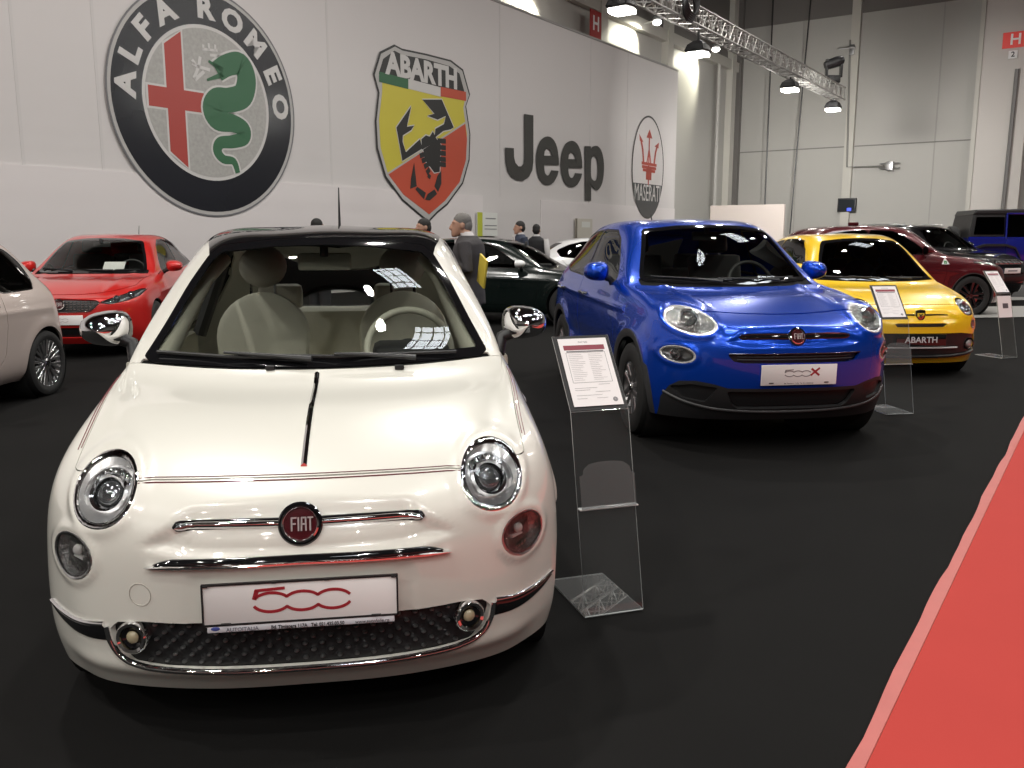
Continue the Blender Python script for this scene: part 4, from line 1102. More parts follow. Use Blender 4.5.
DLT = [[(1.74, 1.01), (1.96, 1.17), (2.18, 1.31), (2.36, 1.375), (2.66, 1.385), (2.68, 1.02)], [(2.75, 1.025), (2.73, 1.385), (3.10, 1.365), (3.42, 1.30), (3.68, 1.19), (3.60, 1.09)]]
DOT = [[(1.46, .36), (1.42, .70), (1.44, .955), (1.70, 1.00), (1.95, 1.19), (2.18, 1.345), (2.36, 1.41), (2.69, 1.42), (2.71, 1.0), (2.72, .36)], [(2.732, .36), (2.722, 1.0), (2.702, 1.42), (3.12, 1.40), (3.46, 1.33), (3.72, 1.21), (3.60, 1.02), (3.42, .82), (3.10, .60), (3.04, .36)]]
def scaled(st, sd, k, dz=0.):
    kx, ky, kz = k
    return ([tuple((tuple(np.array(p) * (np.array(k) if len(p) == 3 else np.array(k[1:])))) for p in row) for row in st],
            [tuple(v * (kx if i in (0, 2, 4, 6) else kz if i in (1, 3, 5, 7) else ky) for i, v in enumerate(r)) for r in sd])
def sc2(polys, a, b): return [[(x * a, z * b) for x, z in p] for p in polys]
def red_hatch(pose):
    car = thing('car', 'bright red five-door hatchback facing the camera at the left, paper on its dash', 'car', (pose[0], pose[1], 0), pose[2])
    P = paint('red_paint', (.52, .016, .014), .1, .28, 1.)
    B = make_body(STT, SDT, (.14, .05, .0, .03), (4.24, 4.33, 4.37, 4.33), 3); wy = (.93, 3.56)
    def sculpt(V):
        x, y, z = np.abs(V[:, 0]), V[:, 1], V[:, 2]
        d = np.where((y < 1.3) & (z > .74), .010 * np.exp(-((x - .45 - .10 * (y - .2)) / .04) ** 2) * sst(.15, .4, y), 0)
        return d + np.where((x > .6) & (y > 1.1) & (y < 4), .010 * np.exp(-((z - .78 - .03 * (y - 2)) / .03) ** 2), 0)
    B.displace(sculpt); cast = Caster(B)
    def hood(V):
        x = np.abs(V[:, 0]); y = V[:, 1]
        return np.maximum(np.maximum(.765 + .10 * np.clip(x / .75, 0, 1) ** 3 - V[:, 2], x - (.72 + .02 * sst(.3, 1.2, y))), y - (1.30 - .20 * (1 - np.minimum(x / .72, 1) ** 2)))
    seam(B, hood, 'hood', .006)
    HP = [[(s * .43, .672), (s * .52, .705), (s * .66, .755), (s * .79, .805), (s * .83, .80), (s * .80, .735), (s * .70, .690), (s * .54, .655)] for s in (1, -1)]
    HL = [sd_poly(p, .006) for p in HP]
    for r in ('body', 'hood', 'gap'): B.split(r, where(lambda V: V[:, 1] < .95, both(HL)), 'headlight')
    gr = sd_poly([(-.41, .70), (0, .725), (.41, .70), (.43, .665), (.34, .590), (.28, .575), (-.28, .575), (-.34, .590), (-.43, .665)], .006)
    B.split('body', where(lambda V: V[:, 1] < .6, lambda V: gr(FRONT(V))), 'grille')
    lo = sd_poly([(-.50, .375), (.50, .375), (.62, .34), (.56, .265), (-.56, .265), (-.62, .34)], .008)
    B.split('body', where(lambda V: V[:, 1] < .6, lambda V: lo(FRONT(V))), 'mouth')
    cut_glass(B, WST, .9, 2.4, .028, DLT, [(-.42, 1.07), (-.40, 1.33), (.40, 1.33), (.42, 1.07)], zmin=.95, rearmin=3.3, xmin=.4)
    B.split('body', where(lambda V: (V[:, 1] < 1.5) & (V[:, 2] > .9), lambda V: np.maximum(np.abs(V[:, 0]) - .70, np.maximum(V[:, 2] - 1.02, 1.10 - V[:, 1]))), 'cowl')
    seam_side(B, DOT[0], 'door', .006, xmin=.45); seam_side(B, DOT[1], 'rear_door', .006, xmin=.45); arches(B, wy, .355, .315)
    finish(car, B, P, wy, .355, .315, .86, 'wt', .318, .215, .205, .89, 5, 'five', SATIN, doors=('door', 'rear_door'), side_m=CLEAR, rear_m=CLEAR, under=(.7, .4, 4.05, .19))
    B.emit('cowl', 'cowl_panel', mat('cowl_black'), car, off=-.006, rim=.01)
    g = B.emit('grille', 'grille', BLACKPLAS, car, off=-.02, rim=0); B.emit('mouth', 'lower_grille', BLACKPLAS, car, off=-.02, rim=0)
    m = MB()
    for k in range(4):
        z = .60 + .028 * k
        for i in range(-9, 10):
            x = i * .042
            if gr(np.array([[x, z]]))[0] > -.012 or abs(x) < .07: continue
            p, n = cast.front(x, z); m.box((p[0], p[1] + .012, p[2]), (.026, .012, .006))
    m.build('grille_slats', CHROME, g)
    strip(B, cast, [(-.43, .668), (-.35, .588), (-.28, .571), (0, .568), (.28, .571), (.35, .588), (.43, .668)], .006, .012, 'grille_trim', CHROME, car)
    p, n = cast.front(0, .66); fiat_badge(car, p + Vector((0, -.004, 0)), (0, -1, .15), .055, chrome=True)
    pl, M = plate(car, (0, -.012, .475), .52, .115, 2); script500(M, .7, mat('script_pale', (.5, .44, .44), rough=.5), 'plate_script', pl)
    for s in (1, -1):
        simple_lamp(B, car, None, 'headlight', s, lambda V, s=s: HL[s < 0](FRONT(V)), .03, bezel=.006, ringm=BLACKGLOSS, bowl=mat('fog_bowl', (.25, .25, .26), rough=.3, metal=.9),
                    extra=lambda o, s=s: (projector(cast, s * .72, .750, .030, o, .004, (s * .4, -1, .2)), projector(cast, s * .60, .712, .028, o, .004, (s * .3, -1, .2))))
        q = cast.front(s * .66, .40); roundel(car, q[0], (s * .5, -1, 0), .04, [([(.046, -.01), (.046, .006), (.036, .004), (.001, .012)], CHROME, 'fog_light')])
        mirror(car, s * .945, 1.70, 1.055, P, P, .21, .15, .15, base=(s * .81, 1.72, .96), drop=.09)
    h = lambda x, z, d=.02: (lambda r: r[0] + r[1] * d)(cast.front(x, z))
    wiper(car, [h(.30, 1.0, .02), h(0, 1.01, .02)], [h(-.50, 1.02, .014), h(.15, 1.01, .014)]); wiper(car, [h(-.2, 1.0, .02), h(-.4, 1.01, .02)], [h(-.62, 1.03, .014), h(-.2, 1.01, .014)])
    MB().tube([(.05, 3.55, 1.42), (.05, 3.62, 1.62)], [.008, .004], 6).build('antenna', BLACKPLAS, car)
    interior(car, mat('dark_seat', (.05, .05, .052), rough=.7), GREYPLAS, dash=(1.25, .955), seats=((-.38, 2.25), (.38, 2.25)), rear=3.05, roofz=1.42, hw=.69, round_=False, seatz=.55)
    MB().box((0, 0, 0), (.27, .20, .004), Matrix.Translation((.20, 1.60, 1.05)) @ Matrix.Rotation(math.radians(38), 4, 'X')).build('dash_paper', PAPER, car, smooth=False)
    return car
def side_car(pose, label, P, k, wkey, R, rr, n, style, mrim, side_m, extra=None, base='T', dl=None, trim=BLACKGLOSS, group=None):
    """a car of which mostly the flank shows"""
    car = thing('car', label, 'car', (pose[0], pose[1], 0), pose[2])
    S0, D0, dls, dos, ws, y0, wyb, ymax, rn = (STT, SDT, DLT, DOT, WST, .95, (.93, 3.56), 4.37, 3.3) if base == 'T' else (STX, SDX,
        [[(1.66, 1.105), (1.84, 1.25), (2.04, 1.392), (2.22, 1.462), (2.60, 1.475), (2.62, 1.115)], [(2.70, 1.118), (2.68, 1.475), (3.05, 1.46), (3.40, 1.40), (3.62, 1.30), (3.56, 1.19), (3.30, 1.14)]],
        [[(1.40, .40), (1.34, .75), (1.36, 1.03), (1.60, 1.09), (1.82, 1.27), (2.04, 1.43), (2.24, 1.50), (2.62, 1.51), (2.65, 1.10), (2.66, .40)], [(2.672, .40), (2.662, 1.10), (2.632, 1.51), (3.05, 1.49), (3.42, 1.43), (3.64, 1.31), (3.50, 1.08), (3.36, .86), (3.05, .62), (2.98, .40)]],
        [(-.685, 1.118), (-.545, 1.47), (-.52, 1.503), (0, 1.538), (.52, 1.503), (.545, 1.47), (.685, 1.118), (.66, 1.098), (0, 1.075), (-.66, 1.098)], 1.05, (.86, 3.43), 4.262, 3.3)
    st, sd = scaled(S0, D0, k); kx, ky, kz = k
    fr, rr_ = ((.14, .05, .0, .03), (4.24, 4.33, 4.37, 4.33)) if base == 'T' else ((.13, .04, .0, .03), (4.12, 4.22, 4.262, 4.21))
    B = make_body(st, sd, [v * ky for v in fr], [v * ky for v in rr_], 3); wy = (wyb[0] * ky, wyb[1] * ky)
    arch = R + .04
    def sculpt(V):
        x, y, z = np.abs(V[:, 0]), V[:, 1], V[:, 2]; d = np.zeros(len(V))
        for yc in wy:
            q = np.hypot(y - yc, z - R); d += np.where((x > .6) & (y > .5), .018 * np.exp(-((q - arch - .03) / .06) ** 2), 0)
        return d + np.where((x > .6) & (y > 1.1) & (y < 4), .012 * np.exp(-((z - .80 * kz - .03 * (y - 2)) / .03) ** 2), 0)
    B.displace(sculpt); cast = Caster(B)
    cut_glass(B, [(x * kx, z * kz) for x, z in ws], .9 * ky, 2.4 * ky, .028, sc2(dl or dls, ky, kz), [(-.42 * kx, 1.10 * kz), (-.40 * kx, 1.34 * kz), (.40 * kx, 1.34 * kz), (.42 * kx, 1.10 * kz)], zmin=y0 * kz, rearmin=rn * ky, xmin=.4)
    ds = sc2(dos, ky, kz)
    def hood(V):
        x = np.abs(V[:, 0]); y = V[:, 1]
        return np.maximum(np.maximum((.80 if base == 'T' else .925) * kz - V[:, 2], x - (.72 * kx + .02 * sst(.3, 1.2, y))), y - (1.28 * ky - .20 * (1 - np.minimum(x / (.72 * kx), 1) ** 2)))
    seam(B, hood, 'hood', .006)
    seam_side(B, ds[0], 'door', .006, xmin=.45); seam_side(B, ds[1], 'rear_door', .006, xmin=.45)
    if extra: extra(car, B, cast, 'cut', wy, kx, ky, kz)
    arches(B, wy, arch, R)
    finish(car, B, P, wy, arch, R, .87 * kx, wkey, R, rr, .23, .895 * kx, n, style, mrim, doors=('door', 'rear_door'), side_m=side_m, trim=trim, under=(.7 * kx, .4, 4.0 * ky, .2))
    for s in (1, -1):
        for y in (2.45, 3.40 if base == 'T' else 3.3):
            z = (.90 if base == 'T' else .97) * kz
            MB().tube([(s * .865 * kx, (y - .1) * ky, z), (s * .905 * kx, (y - .08) * ky, z), (s * .907 * kx, (y + .06) * ky, z + .004), (s * .865 * kx, (y + .09) * ky, z + .004)], .013, 8).build('door_handle', CHROME if trim == CHROME else P, car)
    if extra: extra(car, B, cast, 'add', wy, kx, ky, kz)
    interior(car, mat('dark_seat', (.05, .05, .052), rough=.7), GREYPLAS, dash=(1.25 * ky, (.955 if base == 'T' else 1.05) * kz), seats=((-.38, 2.25 * ky), (.38, 2.25 * ky)), rear=3.05 * ky, roofz=(1.42 if base == 'T' else 1.5) * kz, hw=.69 * kx, round_=False, seatz=.55 * kz)
    return car
def lamp_pair(zs, polys):
    def f(car, B, cast, stage, wy, kx, ky, kz):
        SD = [sd_poly([(s * x * kx, z * kz) for x, z in polys], .006) for s in (1, -1)]
        if stage == 'cut':
            for r in ('body', 'hood', 'gap'):
                if r in B.R: B.split(r, where(lambda V: V[:, 1] < .95, both(SD)), 'headlight')
        else:
            for s in (1, -1):
                simple_lamp(B, car, None, 'headlight', s, lambda V, s=s: SD[s < 0](FRONT(V)), .03, bezel=.006, ringm=BLACKGLOSS)
    return f
def suv_red_extra(car, B, cast, stage, wy, kx, ky, kz):
    lamp_pair(0, [(.44, .86), (.60, .905), (.80, .955), (.86, .95), (.80, .885), (.62, .845)])(car, B, cast, stage, wy, kx, ky, kz)
    if stage == 'cut': cladding(B, wy, .40, .36, .035, low=.36)
    else:
        for s in (1, -1):
            p, n = cast.side(1.50, 1.00, s); n = Vector(n); y = Vector((0, 0, 1)); x = y.cross(n).normalized(); M = frame(p + n * .002, x, n.cross(x))
            o = MB().prism([(-.075, -.05), (.075, -.05), (0, .085)], 0, .004, M).build('fender_emblem', mat('emblem_white', (.75, .75, .75), rough=.3), car, smooth=False)
            q = MB()
            for a in (0, 90, 180, 270): q.ball((.022 * math.cos(math.radians(a + 45)), -.012 + .022 * math.sin(math.radians(a + 45)), .004), (.018, .018, .002), 10, 5, M)
            q.build('clover', mat('clover_green', (.03, .22, .06), rough=.4), o)
            mirror(car, s * .985, 1.85, 1.20, B_RED, B_RED, .21, .16, .16, base=(s * .86, 1.88, 1.10), drop=.1)
        sh = [(-.09, .95 * kz), (.09, .95 * kz), (.13, .83 * kz), (0, .58 * kz), (-.13, .83 * kz)]
        p = cast.front(0, .75)[0]
        MB().prism(sh, 0, .02, frame((0, p[1] - .015, 0), (1, 0, 0), (0, 0, 1))).build('shield_grille', DARKCHROME, car, smooth=False)
        strip(B, cast, [(-.62 * kx, .50), (0, .46), (.62 * kx, .50)], .07, .012, 'lower_grille', BLACKPLAS, car)
        MB().box((.0, 2.6 * ky, 1.70), (.06, .2, .06), bev=.02).build('antenna_fin', B_RED, car)
def suv_black_extra(car, B, cast, stage, wy, kx, ky, kz):
    HP = [(.52, .80), (.56, .86), (.82, .875), (.86, .86), (.80, .79), (.60, .775)]
    lamp_pair(0, HP)(car, B, cast, stage, wy, kx, ky, kz)
    GRP = [(x * kx, z * kz) for x, z in [(-.48, .79), (-.48, .875), (.48, .875), (.48, .79)]]
    f = sd_poly(GRP, .01)
    if stage == 'cut':
        B.split('body', where(lambda V: V[:, 1] < .8, lambda V: f(FRONT(V))), 'grille')
        if 'hood' in B.R: B.split('hood', where(lambda V: V[:, 1] < .8, lambda V: f(FRONT(V))), 'grille')
        cladding(B, wy, .42, .38, .05, low=.40)
    else:
        g = B.emit('grille', 'grille', BLACKPLAS, car, off=-.006, rim=0)
        for i in range(7):
            x = (i - 3) * .135 * kx; m = MB()
            P = []
            for (dx, z) in [(-.05, .798), (-.05, .868), (.05, .868), (.05, .798)]:
                P.append(cast.front(x + dx * kx, z * kz)[0] + Vector((0, -.006, 0)))
            m.tube(P, .009, 6, closed=True).build('grille_slot', CHROME, g)
        strip(B, cast, [(-.55 * kx, .52 * kz), (0, .50 * kz), (.55 * kx, .52 * kz)], .085, .012, 'lower_grille', BLACKPLAS, car)
        p = cast.front(0, .66 * kz)[0]
        pl, M = plate(car, (0, p[1] - .015, .66 * kz), .52, .115, 2)
        MB().box((0, 0, 0), (.30, .03, .002), M).build('plate_print', GREYINK, pl, smooth=False)
        for s in (1, -1): mirror(car, s * 1.0, 1.86, 1.26, BLACKGLOSS, BLACKGLOSS, .22, .18, .16, base=(s * .87, 1.9, 1.14), drop=.1)
        for s in (1, -1):
            m = MB(); z0 = 1.545 * kz
            m.tube([(s * .60 * kx, 2.1 * ky, z0 + .03), (s * .635 * kx, 2.3 * ky, z0 + .06), (s * .62 * kx, 3.2 * ky, z0 + .05), (s * .58 * kx, 3.4 * ky, z0)], .016, 8).build('roof_rail', SATIN, car)
def sedan_extra(car, B, cast, stage, wy, kx, ky, kz):
    lamp_pair(0, [(.44, .70), (.60, .745), (.80, .80), (.84, .79), (.78, .73), (.60, .69)])(car, B, cast, stage, wy, kx, ky, kz)
    if stage == 'add':
        for s in (1, -1): mirror(car, s * .95, 1.78, 1.02, B_DK, mat('mirror_reflection', (.75, .76, .76), rough=.15, coat=1), .21, .13, .16, base=(s * .82, 1.80, .94), drop=.08)  # white reflection on the mirror shells painted as their base colour
        strip(B, cast, [(-.6 * kx, .42), (0, .40), (.6 * kx, .42)], .06, .01, 'lower_grille', BLACKPLAS, car)
def white_extra(car, B, cast, stage, wy, kx, ky, kz):
    lamp_pair(0, [(.46, .70), (.62, .76), (.78, .80), (.82, .76), (.70, .69)])(car, B, cast, stage, wy, kx, ky, kz)
    if stage == 'add':
        for s in (1, -1): mirror(car, s * .92, 1.62, .99, B_WH, B_WH, .2, .13, .16, base=(s * .80, 1.66, .91), drop=.08)
B_RED = paint('dark_red_paint', (.085, .006, .010), .2, .25, 1.)
B_DK = paint('black_green_paint', (.004, .009, .008), .1, .2, 1.)
B_WH = paint('plain_white_paint', (.70, .70, .70), 0, .3, 1.)
B_BK = paint('black_paint', (.005, .005, .006), .1, .2, 1.)
def boxy_offroader(pose, z0):
    car = thing('car', 'blue boxy off-roader with black hardtop at the far right edge', 'car', (pose[0], pose[1], z0), pose[2])
    P = paint('deep_blue_paint', (.006, .012, .22), .2, .25, 1.)
    # side profile of the tub (y, z), extruded across with rounded edges
    def slab(prof, w, name, m, par, bev=.03, taper=0.):
        R = []
        for (x, k) in ((-w, .0), (-w + bev, 1), (w - bev, 1), (w, .0)):
            cy = sum(p[0] for p in prof) / len(prof); cz = sum(p[1] for p in prof) / len(prof)
            R.append([((x * (1 - taper * max(0, p[1] - 1.1))), p[0] + (0 if k else (bev if p[0] < cy else -bev)), p[1] + (0 if k else (bev if p[1] < cz else -bev))) for p in prof])
        return MB().rings(R).build(name, m, par, angle=30)
    slab([(.95, .55), (.95, 1.12), (1.55, 1.18), (4.15, 1.18), (4.18, .55)], .80, 'body_tub', P, car)
    slab([(.28, .62), (.26, 1.05), (.40, 1.10), (1.52, 1.16), (1.52, .62)], .62, 'hood', P, car, .05)
    g = slab([(.20, .66), (.20, 1.08), (.28, 1.10), (.28, .66)], .60, 'grille', P, car, .02)
    for i in range(7): MB().box(((i - 3) * .085, .195, .90), (.05, .02, .24), bev=.008).build('grille_slot', DARK, g)
    for s in (1, -1):
        MB().lathe([(.001, -.02), (.075, -.01), (.09, .02), (.095, .0), (.095, -.03)], 24, Matrix.Translation((s * .45, .19, .90)) @ Matrix.Rotation(PI / 2, 4, 'X')).build('headlight', BOWL, car)
        m = MB()
        for y0 in (.78, 3.55):
            P2 = [(y0 - .58, .70), (y0 - .45, .95), (y0 - .25, 1.02), (y0 + .25, 1.02), (y0 + .45, .95), (y0 + .62, .62)]
            mm = MB(); mm.rings([[(s * .60, y, z), (s * .93, y, z - .02), (s * .93, y, z - .07), (s * .60, y, z - .06)] for y, z in P2]).build('fender_flare', BLACKPLAS, car)
        mirror(car, s * 1.0, 1.72, 1.32, BLACKPLAS, BLACKPLAS, .19, .2, .12, base=(s * .79, 1.74, 1.22), drop=.1)
        for (y0, y1) in ((1.78, 2.62), (2.68, 3.30)):
            d = MB().box((s * .795, (y0 + y1) / 2, .87), (.05, y1 - y0, .56), bev=.02).build('door', P, car)
            fr = MB(); P3 = [(s * .79, y0, 1.14), (s * .735, y0 + (.18 if y0 < 2 else .0), 1.74), (s * .735, y1, 1.74), (s * .79, y1, 1.14)]
            fr.tube(P3, .035, 8, closed=True).build('door_frame', P, d)
            V = [(s * .785, y0 + .04, 1.17), (s * .785, y1 - .03, 1.17), (s * .737, y1 - .03, 1.71), (s * .737, y0 + (.2 if y0 < 2 else .03), 1.71)]
            MB().add(V + [(v[0] - s * .006, v[1], v[2]) for v in V], [(0, 1, 2, 3), (4, 7, 6, 5), (0, 4, 5, 1), (1, 5, 6, 2), (2, 6, 7, 3), (3, 7, 4, 0)]).build('door_window', DARKTINT, d, smooth=False)
        V = [(s * .79, 3.36, 1.24), (s * .79, 4.05, 1.24), (s * .745, 4.0, 1.66), (s * .745, 3.36, 1.66)]
        MB().add([(v[0] + s * .012, v[1], v[2]) for v in V] + V, [(0, 1, 2, 3), (4, 7, 6, 5), (0, 4, 5, 1), (1, 5, 6, 2), (2, 6, 7, 3), (3, 7, 4, 0)]).build('quarter_window', DARKTINT, car, smooth=False)
    slab([(1.95, 1.72), (1.97, 1.83), (2.3, 1.86), (4.02, 1.84), (4.08, 1.72)], .76, 'hardtop_roof', BLACKPLAS, car, .03)
    slab([(3.32, 1.16), (3.32, 1.74), (4.06, 1.74), (4.16, 1.16)], .785, 'hardtop_rear', BLACKPLAS, car, .03, .09)
    V = [(-.68, 1.62, 1.18), (.68, 1.62, 1.18), (.64, 1.93, 1.74), (-.64, 1.93, 1.74)]
    w = MB().add(V + [(v[0], v[1] + .01, v[2]) for v in V], [(0, 1, 2, 3), (4, 7, 6, 5), (0, 4, 5, 1), (1, 5, 6, 2), (2, 6, 7, 3), (3, 7, 4, 0)]).build('windshield', TINT, car, smooth=False)
    MB().tube([(-.70, 1.60, 1.16), (.70, 1.60, 1.16), (.665, 1.94, 1.76), (-.665, 1.94, 1.76)], .04, 8, closed=True).build('windshield_frame', P, w)
    MB().box((0, .10, .60), (1.5, .18, .16), bev=.04).build('front_bumper', BLACKPLAS, car); MB().box((0, 4.27, .60), (1.5, .16, .16), bev=.04).build('rear_bumper', BLACKPLAS, car)
    MB().lathe([(.12, -.12), (.36, -.12), (.40, -.08), (.40, .08), (.36, .12), (.10, .12), (.001, .10)], 32, Matrix.Translation((0, 4.32, 1.05)), axis='y').build('spare_wheel', RUBBER, car)
    underbody(car, .6, .5, 4.1, .42, .2)
    wheels(car, 'wj', .40, .23, .24, .90, (.78, 3.55), 5, 'five', DARKCHROME)
    return car
# ------------------------------------------------------------------ acrylic price stands
ACRYL = glass('acrylic', (.93, .94, .94), 1.45, .55, .012)
ACBASE = glass('acrylic_base', (.90, .91, .91), 1.49, .4, .085)
ACEDGE = mat('acrylic_edge', (.70, .72, .72), rough=.2, coat=.5)
FROST = glass('frosted_acrylic', (.70, .70, .70), 1.45, .6, .075)
def sheet(mb, P, t=.004):
    """bent clear sheet: P = (k, z) profile, width along x"""
    return mb
def price_stand(loc, rz, label, w=.235, variant=0, height=.767, lean=.17, top=(.21, .268), depth=.385):
    st = thing('price_stand', label, 'stand', loc, rz, None)
    # local frame: x along the width, y backwards from the front edge, z up
    def slab(name, a, b, t=.004, x0=0., x1=None, m=ACRYL, par=st, edge=True):
        x1 = w if x1 is None else x1
        d = Vector((0, b[0] - a[0], b[1] - a[1])).normalized(); nn = Vector((0, -d.z, d.y)) * t
        V = [(x0, a[0], a[1]), (x1, a[0], a[1]), (x1, b[0], b[1]), (x0, b[0], b[1])]
        V += [(v[0], v[1] + nn.y, v[2] + nn.z) for v in V]
        o = MB().add(V, [(0, 1, 2, 3), (4, 7, 6, 5)]).build(name, m, par, smooth=False)
        if edge:
            MB().add(V, [(0, 4, 5, 1), (1, 5, 6, 2), (2, 6, 7, 3), (3, 7, 4, 0)]).build('polished_edge', ACEDGE, o, smooth=False)
        return o
    k1, k2, z1, z2 = lean, lean + top[0], height, height + top[1]
    slab('base', (0, .004), (depth, .004), .006, m=ACBASE)
    slab('upright', (0, .008), (k1, z1))
    h = slab('sign_holder', (k1, z1), (k2, z2))
    d = Vector((0, top[0], top[1])).normalized(); nn = Vector((0, -d.z, d.y))
    L = math.hypot(*top)
    M = frame(Vector((w / 2, k1, z1)) + nn * .008 + d * (L / 2), (1, 0, 0), d)
    # backing and front cover of the holder
    MB().box((0, 0, -.004), (w * .985, L * .985, .003), M).build('holder_back', BLACKPLAS, h)
    p = price_sheet(M @ Matrix.Translation((0, 0, .002)), w * .86, L * .90, label, loc, rz)
    # brochure pocket half-way up the upright
    a = lambda z: k1 * z / z1
    if variant != 2:
        zp, zq = z1 * .53, z1 * .76
        P = [(-.5, 0), (.5, 0), (.5, .72), (.44, .74), (.42, .86), (.30, .97), (.12, 1.0), (-.12, 1.0), (-.30, .97), (-.42, .86), (-.44, .74), (-.5, .72)]
        u = Vector((0, a(zq) - a(zp), zq - zp)); Lp = u.length; u.normalize()
        Mp = frame(Vector((w / 2, a(zp) - .028, zp)), (1, 0, 0), u)
        q = MB().prism([(x * w * .94, y * Lp) for x, y in P], 0, .003, Mp).build('brochure_pocket', FROST, st, smooth=False)
        V = [(.0, a(zp), zp), (w, a(zp), zp), (w, a(zp) - .03, zp), (0, a(zp) - .03, zp)]
        MB().add(V + [(v[0], v[1], v[2] + .004) for v in V], [(0, 1, 2, 3), (4, 7, 6, 5), (0, 4, 5, 1), (1, 5, 6, 2), (2, 6, 7, 3), (3, 7, 4, 0)]).build('pocket_shelf', ACEDGE, q, smooth=False)
    if variant == 2:
        u = Vector((0, k1, z1)).normalized(); M2 = frame(Vector((w / 2, k1 * .80 - .006, z1 * .80)), (1, 0, 0), u)
        T = Matrix.Translation(loc) @ Matrix.Rotation(rz, 4, 'Z')
        o = MB().box((0, 0, 0), (w * .92, .26, .002), M2).build('info_sheet', PAPER, None, smooth=False); o.matrix_world = T
        tag(o, 'white sheet with a dark picture, lower one on the farthest price stand', 'paper sheet')
        MB().box((.01, .01, .0014), (.09, .06, .001), M2).build('printed_picture', mat('picture_dark', (.10, .09, .10), rough=.5), o, smooth=False)
    return st
def price_sheet(M, w, h, label, loc, rz):
    T = Matrix.Translation(loc) @ Matrix.Rotation(rz, 4, 'Z')
    which = SHEET_LABELS.pop(0)
    o = MB().box((0, 0, 0), (w, h, .0012), M).build('price_sheet', PAPER, None, smooth=False); o.matrix_world = T
    tag(o, which[0], 'paper sheet')
    X = lambda x, y, z=.0008: M @ Matrix.Translation((x * w, y * h, z))
    MB().box((0, 0, 0), (w * .84, h * .072, .0006), X(0, .36)).build('title_band', mat('band_red', (.25, .04, .06), rough=.5), o, smooth=False)
    if which[1]: text(which[1], h * .035, GREYINK, 'heading', o, X(0, .44), depth=.0004)
    else: MB().box((0, 0, 0), (w * .3, h * .014, .0004), X(0, .44)).build('heading', GREYINK, o, smooth=False)
    MB().box((0, 0, 0), (w * .76, h * .016, .0006), X(0, .302)).build('subtitle_band', mat('grey_band', (.12, .11, .12), rough=.5), o, smooth=False)
    m = MB(); a, b, c, d = -.40 * w, .40 * w, -.16 * h, .285 * h
    for (x0, y0, x1, y1) in ((a, c, b, c), (a, d, b, d), (a, c, a, d), (b, c, b, d)): m.ribbon([(x0, y0), (x1, y1)], .0014, 0, .0005, M @ Matrix.Translation((0, 0, .0008)))
    m.build('table_frame', GREYINK, o, smooth=False)
    m = MB(); random.seed(len(SHEET_LABELS) + 3)
    for k in range(15):
        y = .255 - k * .027
        for (x0, x1) in ((-.36, -.36 + .18 + .14 * random.random()), (.04, .04 + .16 + .14 * random.random())): m.ribbon([(x0 * w, y * h), (x1 * w, y * h)], .0012, 0, .0004, M @ Matrix.Translation((0, 0, .0008)))
    for (x0, x1, y) in ((-.40, .05, -.24), (-.40, -.1, -.27), (.0, .3, -.30), (-.40, .12, -.345), (-.40, -.2, -.39), (0, .22, -.39), (.10, .33, -.195)): m.ribbon([(x0 * w, y * h), (x1 * w, y * h)], .0016, 0, .0004, M @ Matrix.Translation((0, 0, .0008)))
    m.build('small_print', mat('print_grey', (.42, .41, .42), rough=.6), o, smooth=False)
    MB().lathe([(.001, .0006), (.010, .0006), (.0105, 0)], 18, X(.36, -.42)).build('stamp', GREYINK, o)
    return o
SHEET_LABELS = [
    ('white price sheet in the stand between the white and blue cars', 'FIAT 500'),
    ('white price sheet in the stand in front of the yellow hatchback', ''),
    ('white price sheet in the stand beside the dark red crossover', ''),
]

# ------------------------------------------------------------------ people
SKINM = mat('skin', (.40, .22, .15), rough=.55)
def remeshed(name, mb, m, parent, vox=.014, smooth=4):
    me = bpy.data.meshes.new('tmp'); me.from_pydata([tuple(v) for v in mb.v], [], mb.f)
    t = bpy.data.objects.new('tmp', me); C.objects.link(t)
    r = t.modifiers.new('r', 'REMESH'); r.mode = 'VOXEL'; r.voxel_size = vox; r.use_smooth_shade = True
    if smooth: s = t.modifiers.new('s', 'SMOOTH'); s.iterations = smooth; s.factor = .5
    dg = bpy.context.evaluated_depsgraph_get()
    out = bpy.data.meshes.new_from_object(t.evaluated_get(dg), depsgraph=dg)
    bpy.data.objects.remove(t); bpy.data.meshes.remove(me)
    out.name = name; out.materials.clear(); out.materials.append(m)
    out.polygons.foreach_set('use_smooth', [True] * len(out.polygons))
    return link(bpy.data.objects.new(name, out), parent)
def hand(mb, w, d, side, palm_n):
    """palm and five bent fingers from the wrist w along d; palm_n: the way the palm looks"""
    w = Vector(w); d = Vector(d).normalized(); n = Vector(palm_n); n = (n - d * n.dot(d)).normalized(); s = d.cross(n).normalized() * side
    mb.tube([w - d * .02, w + d * .03, w + d * .085], [.024, .032, .034], 10)
    for i, (o, L) in enumerate(((-.028, .070), (-.010, .082), (.010, .078), (.027, .062))):
        b = w + d * .08 + s * o
        mb.tube([b, b + d * L * .45 + n * .006, b + d * L * .78 + n * .028, b + d * L * .86 + n * .052], [.0095, .009, .0085, .007], 8)
    b = w + d * .03 - s * .028
    mb.tube([b, b - s * .022 + d * .028 + n * .010, b - s * .020 + d * .058 + n * .024], [.012, .011, .008], 8)
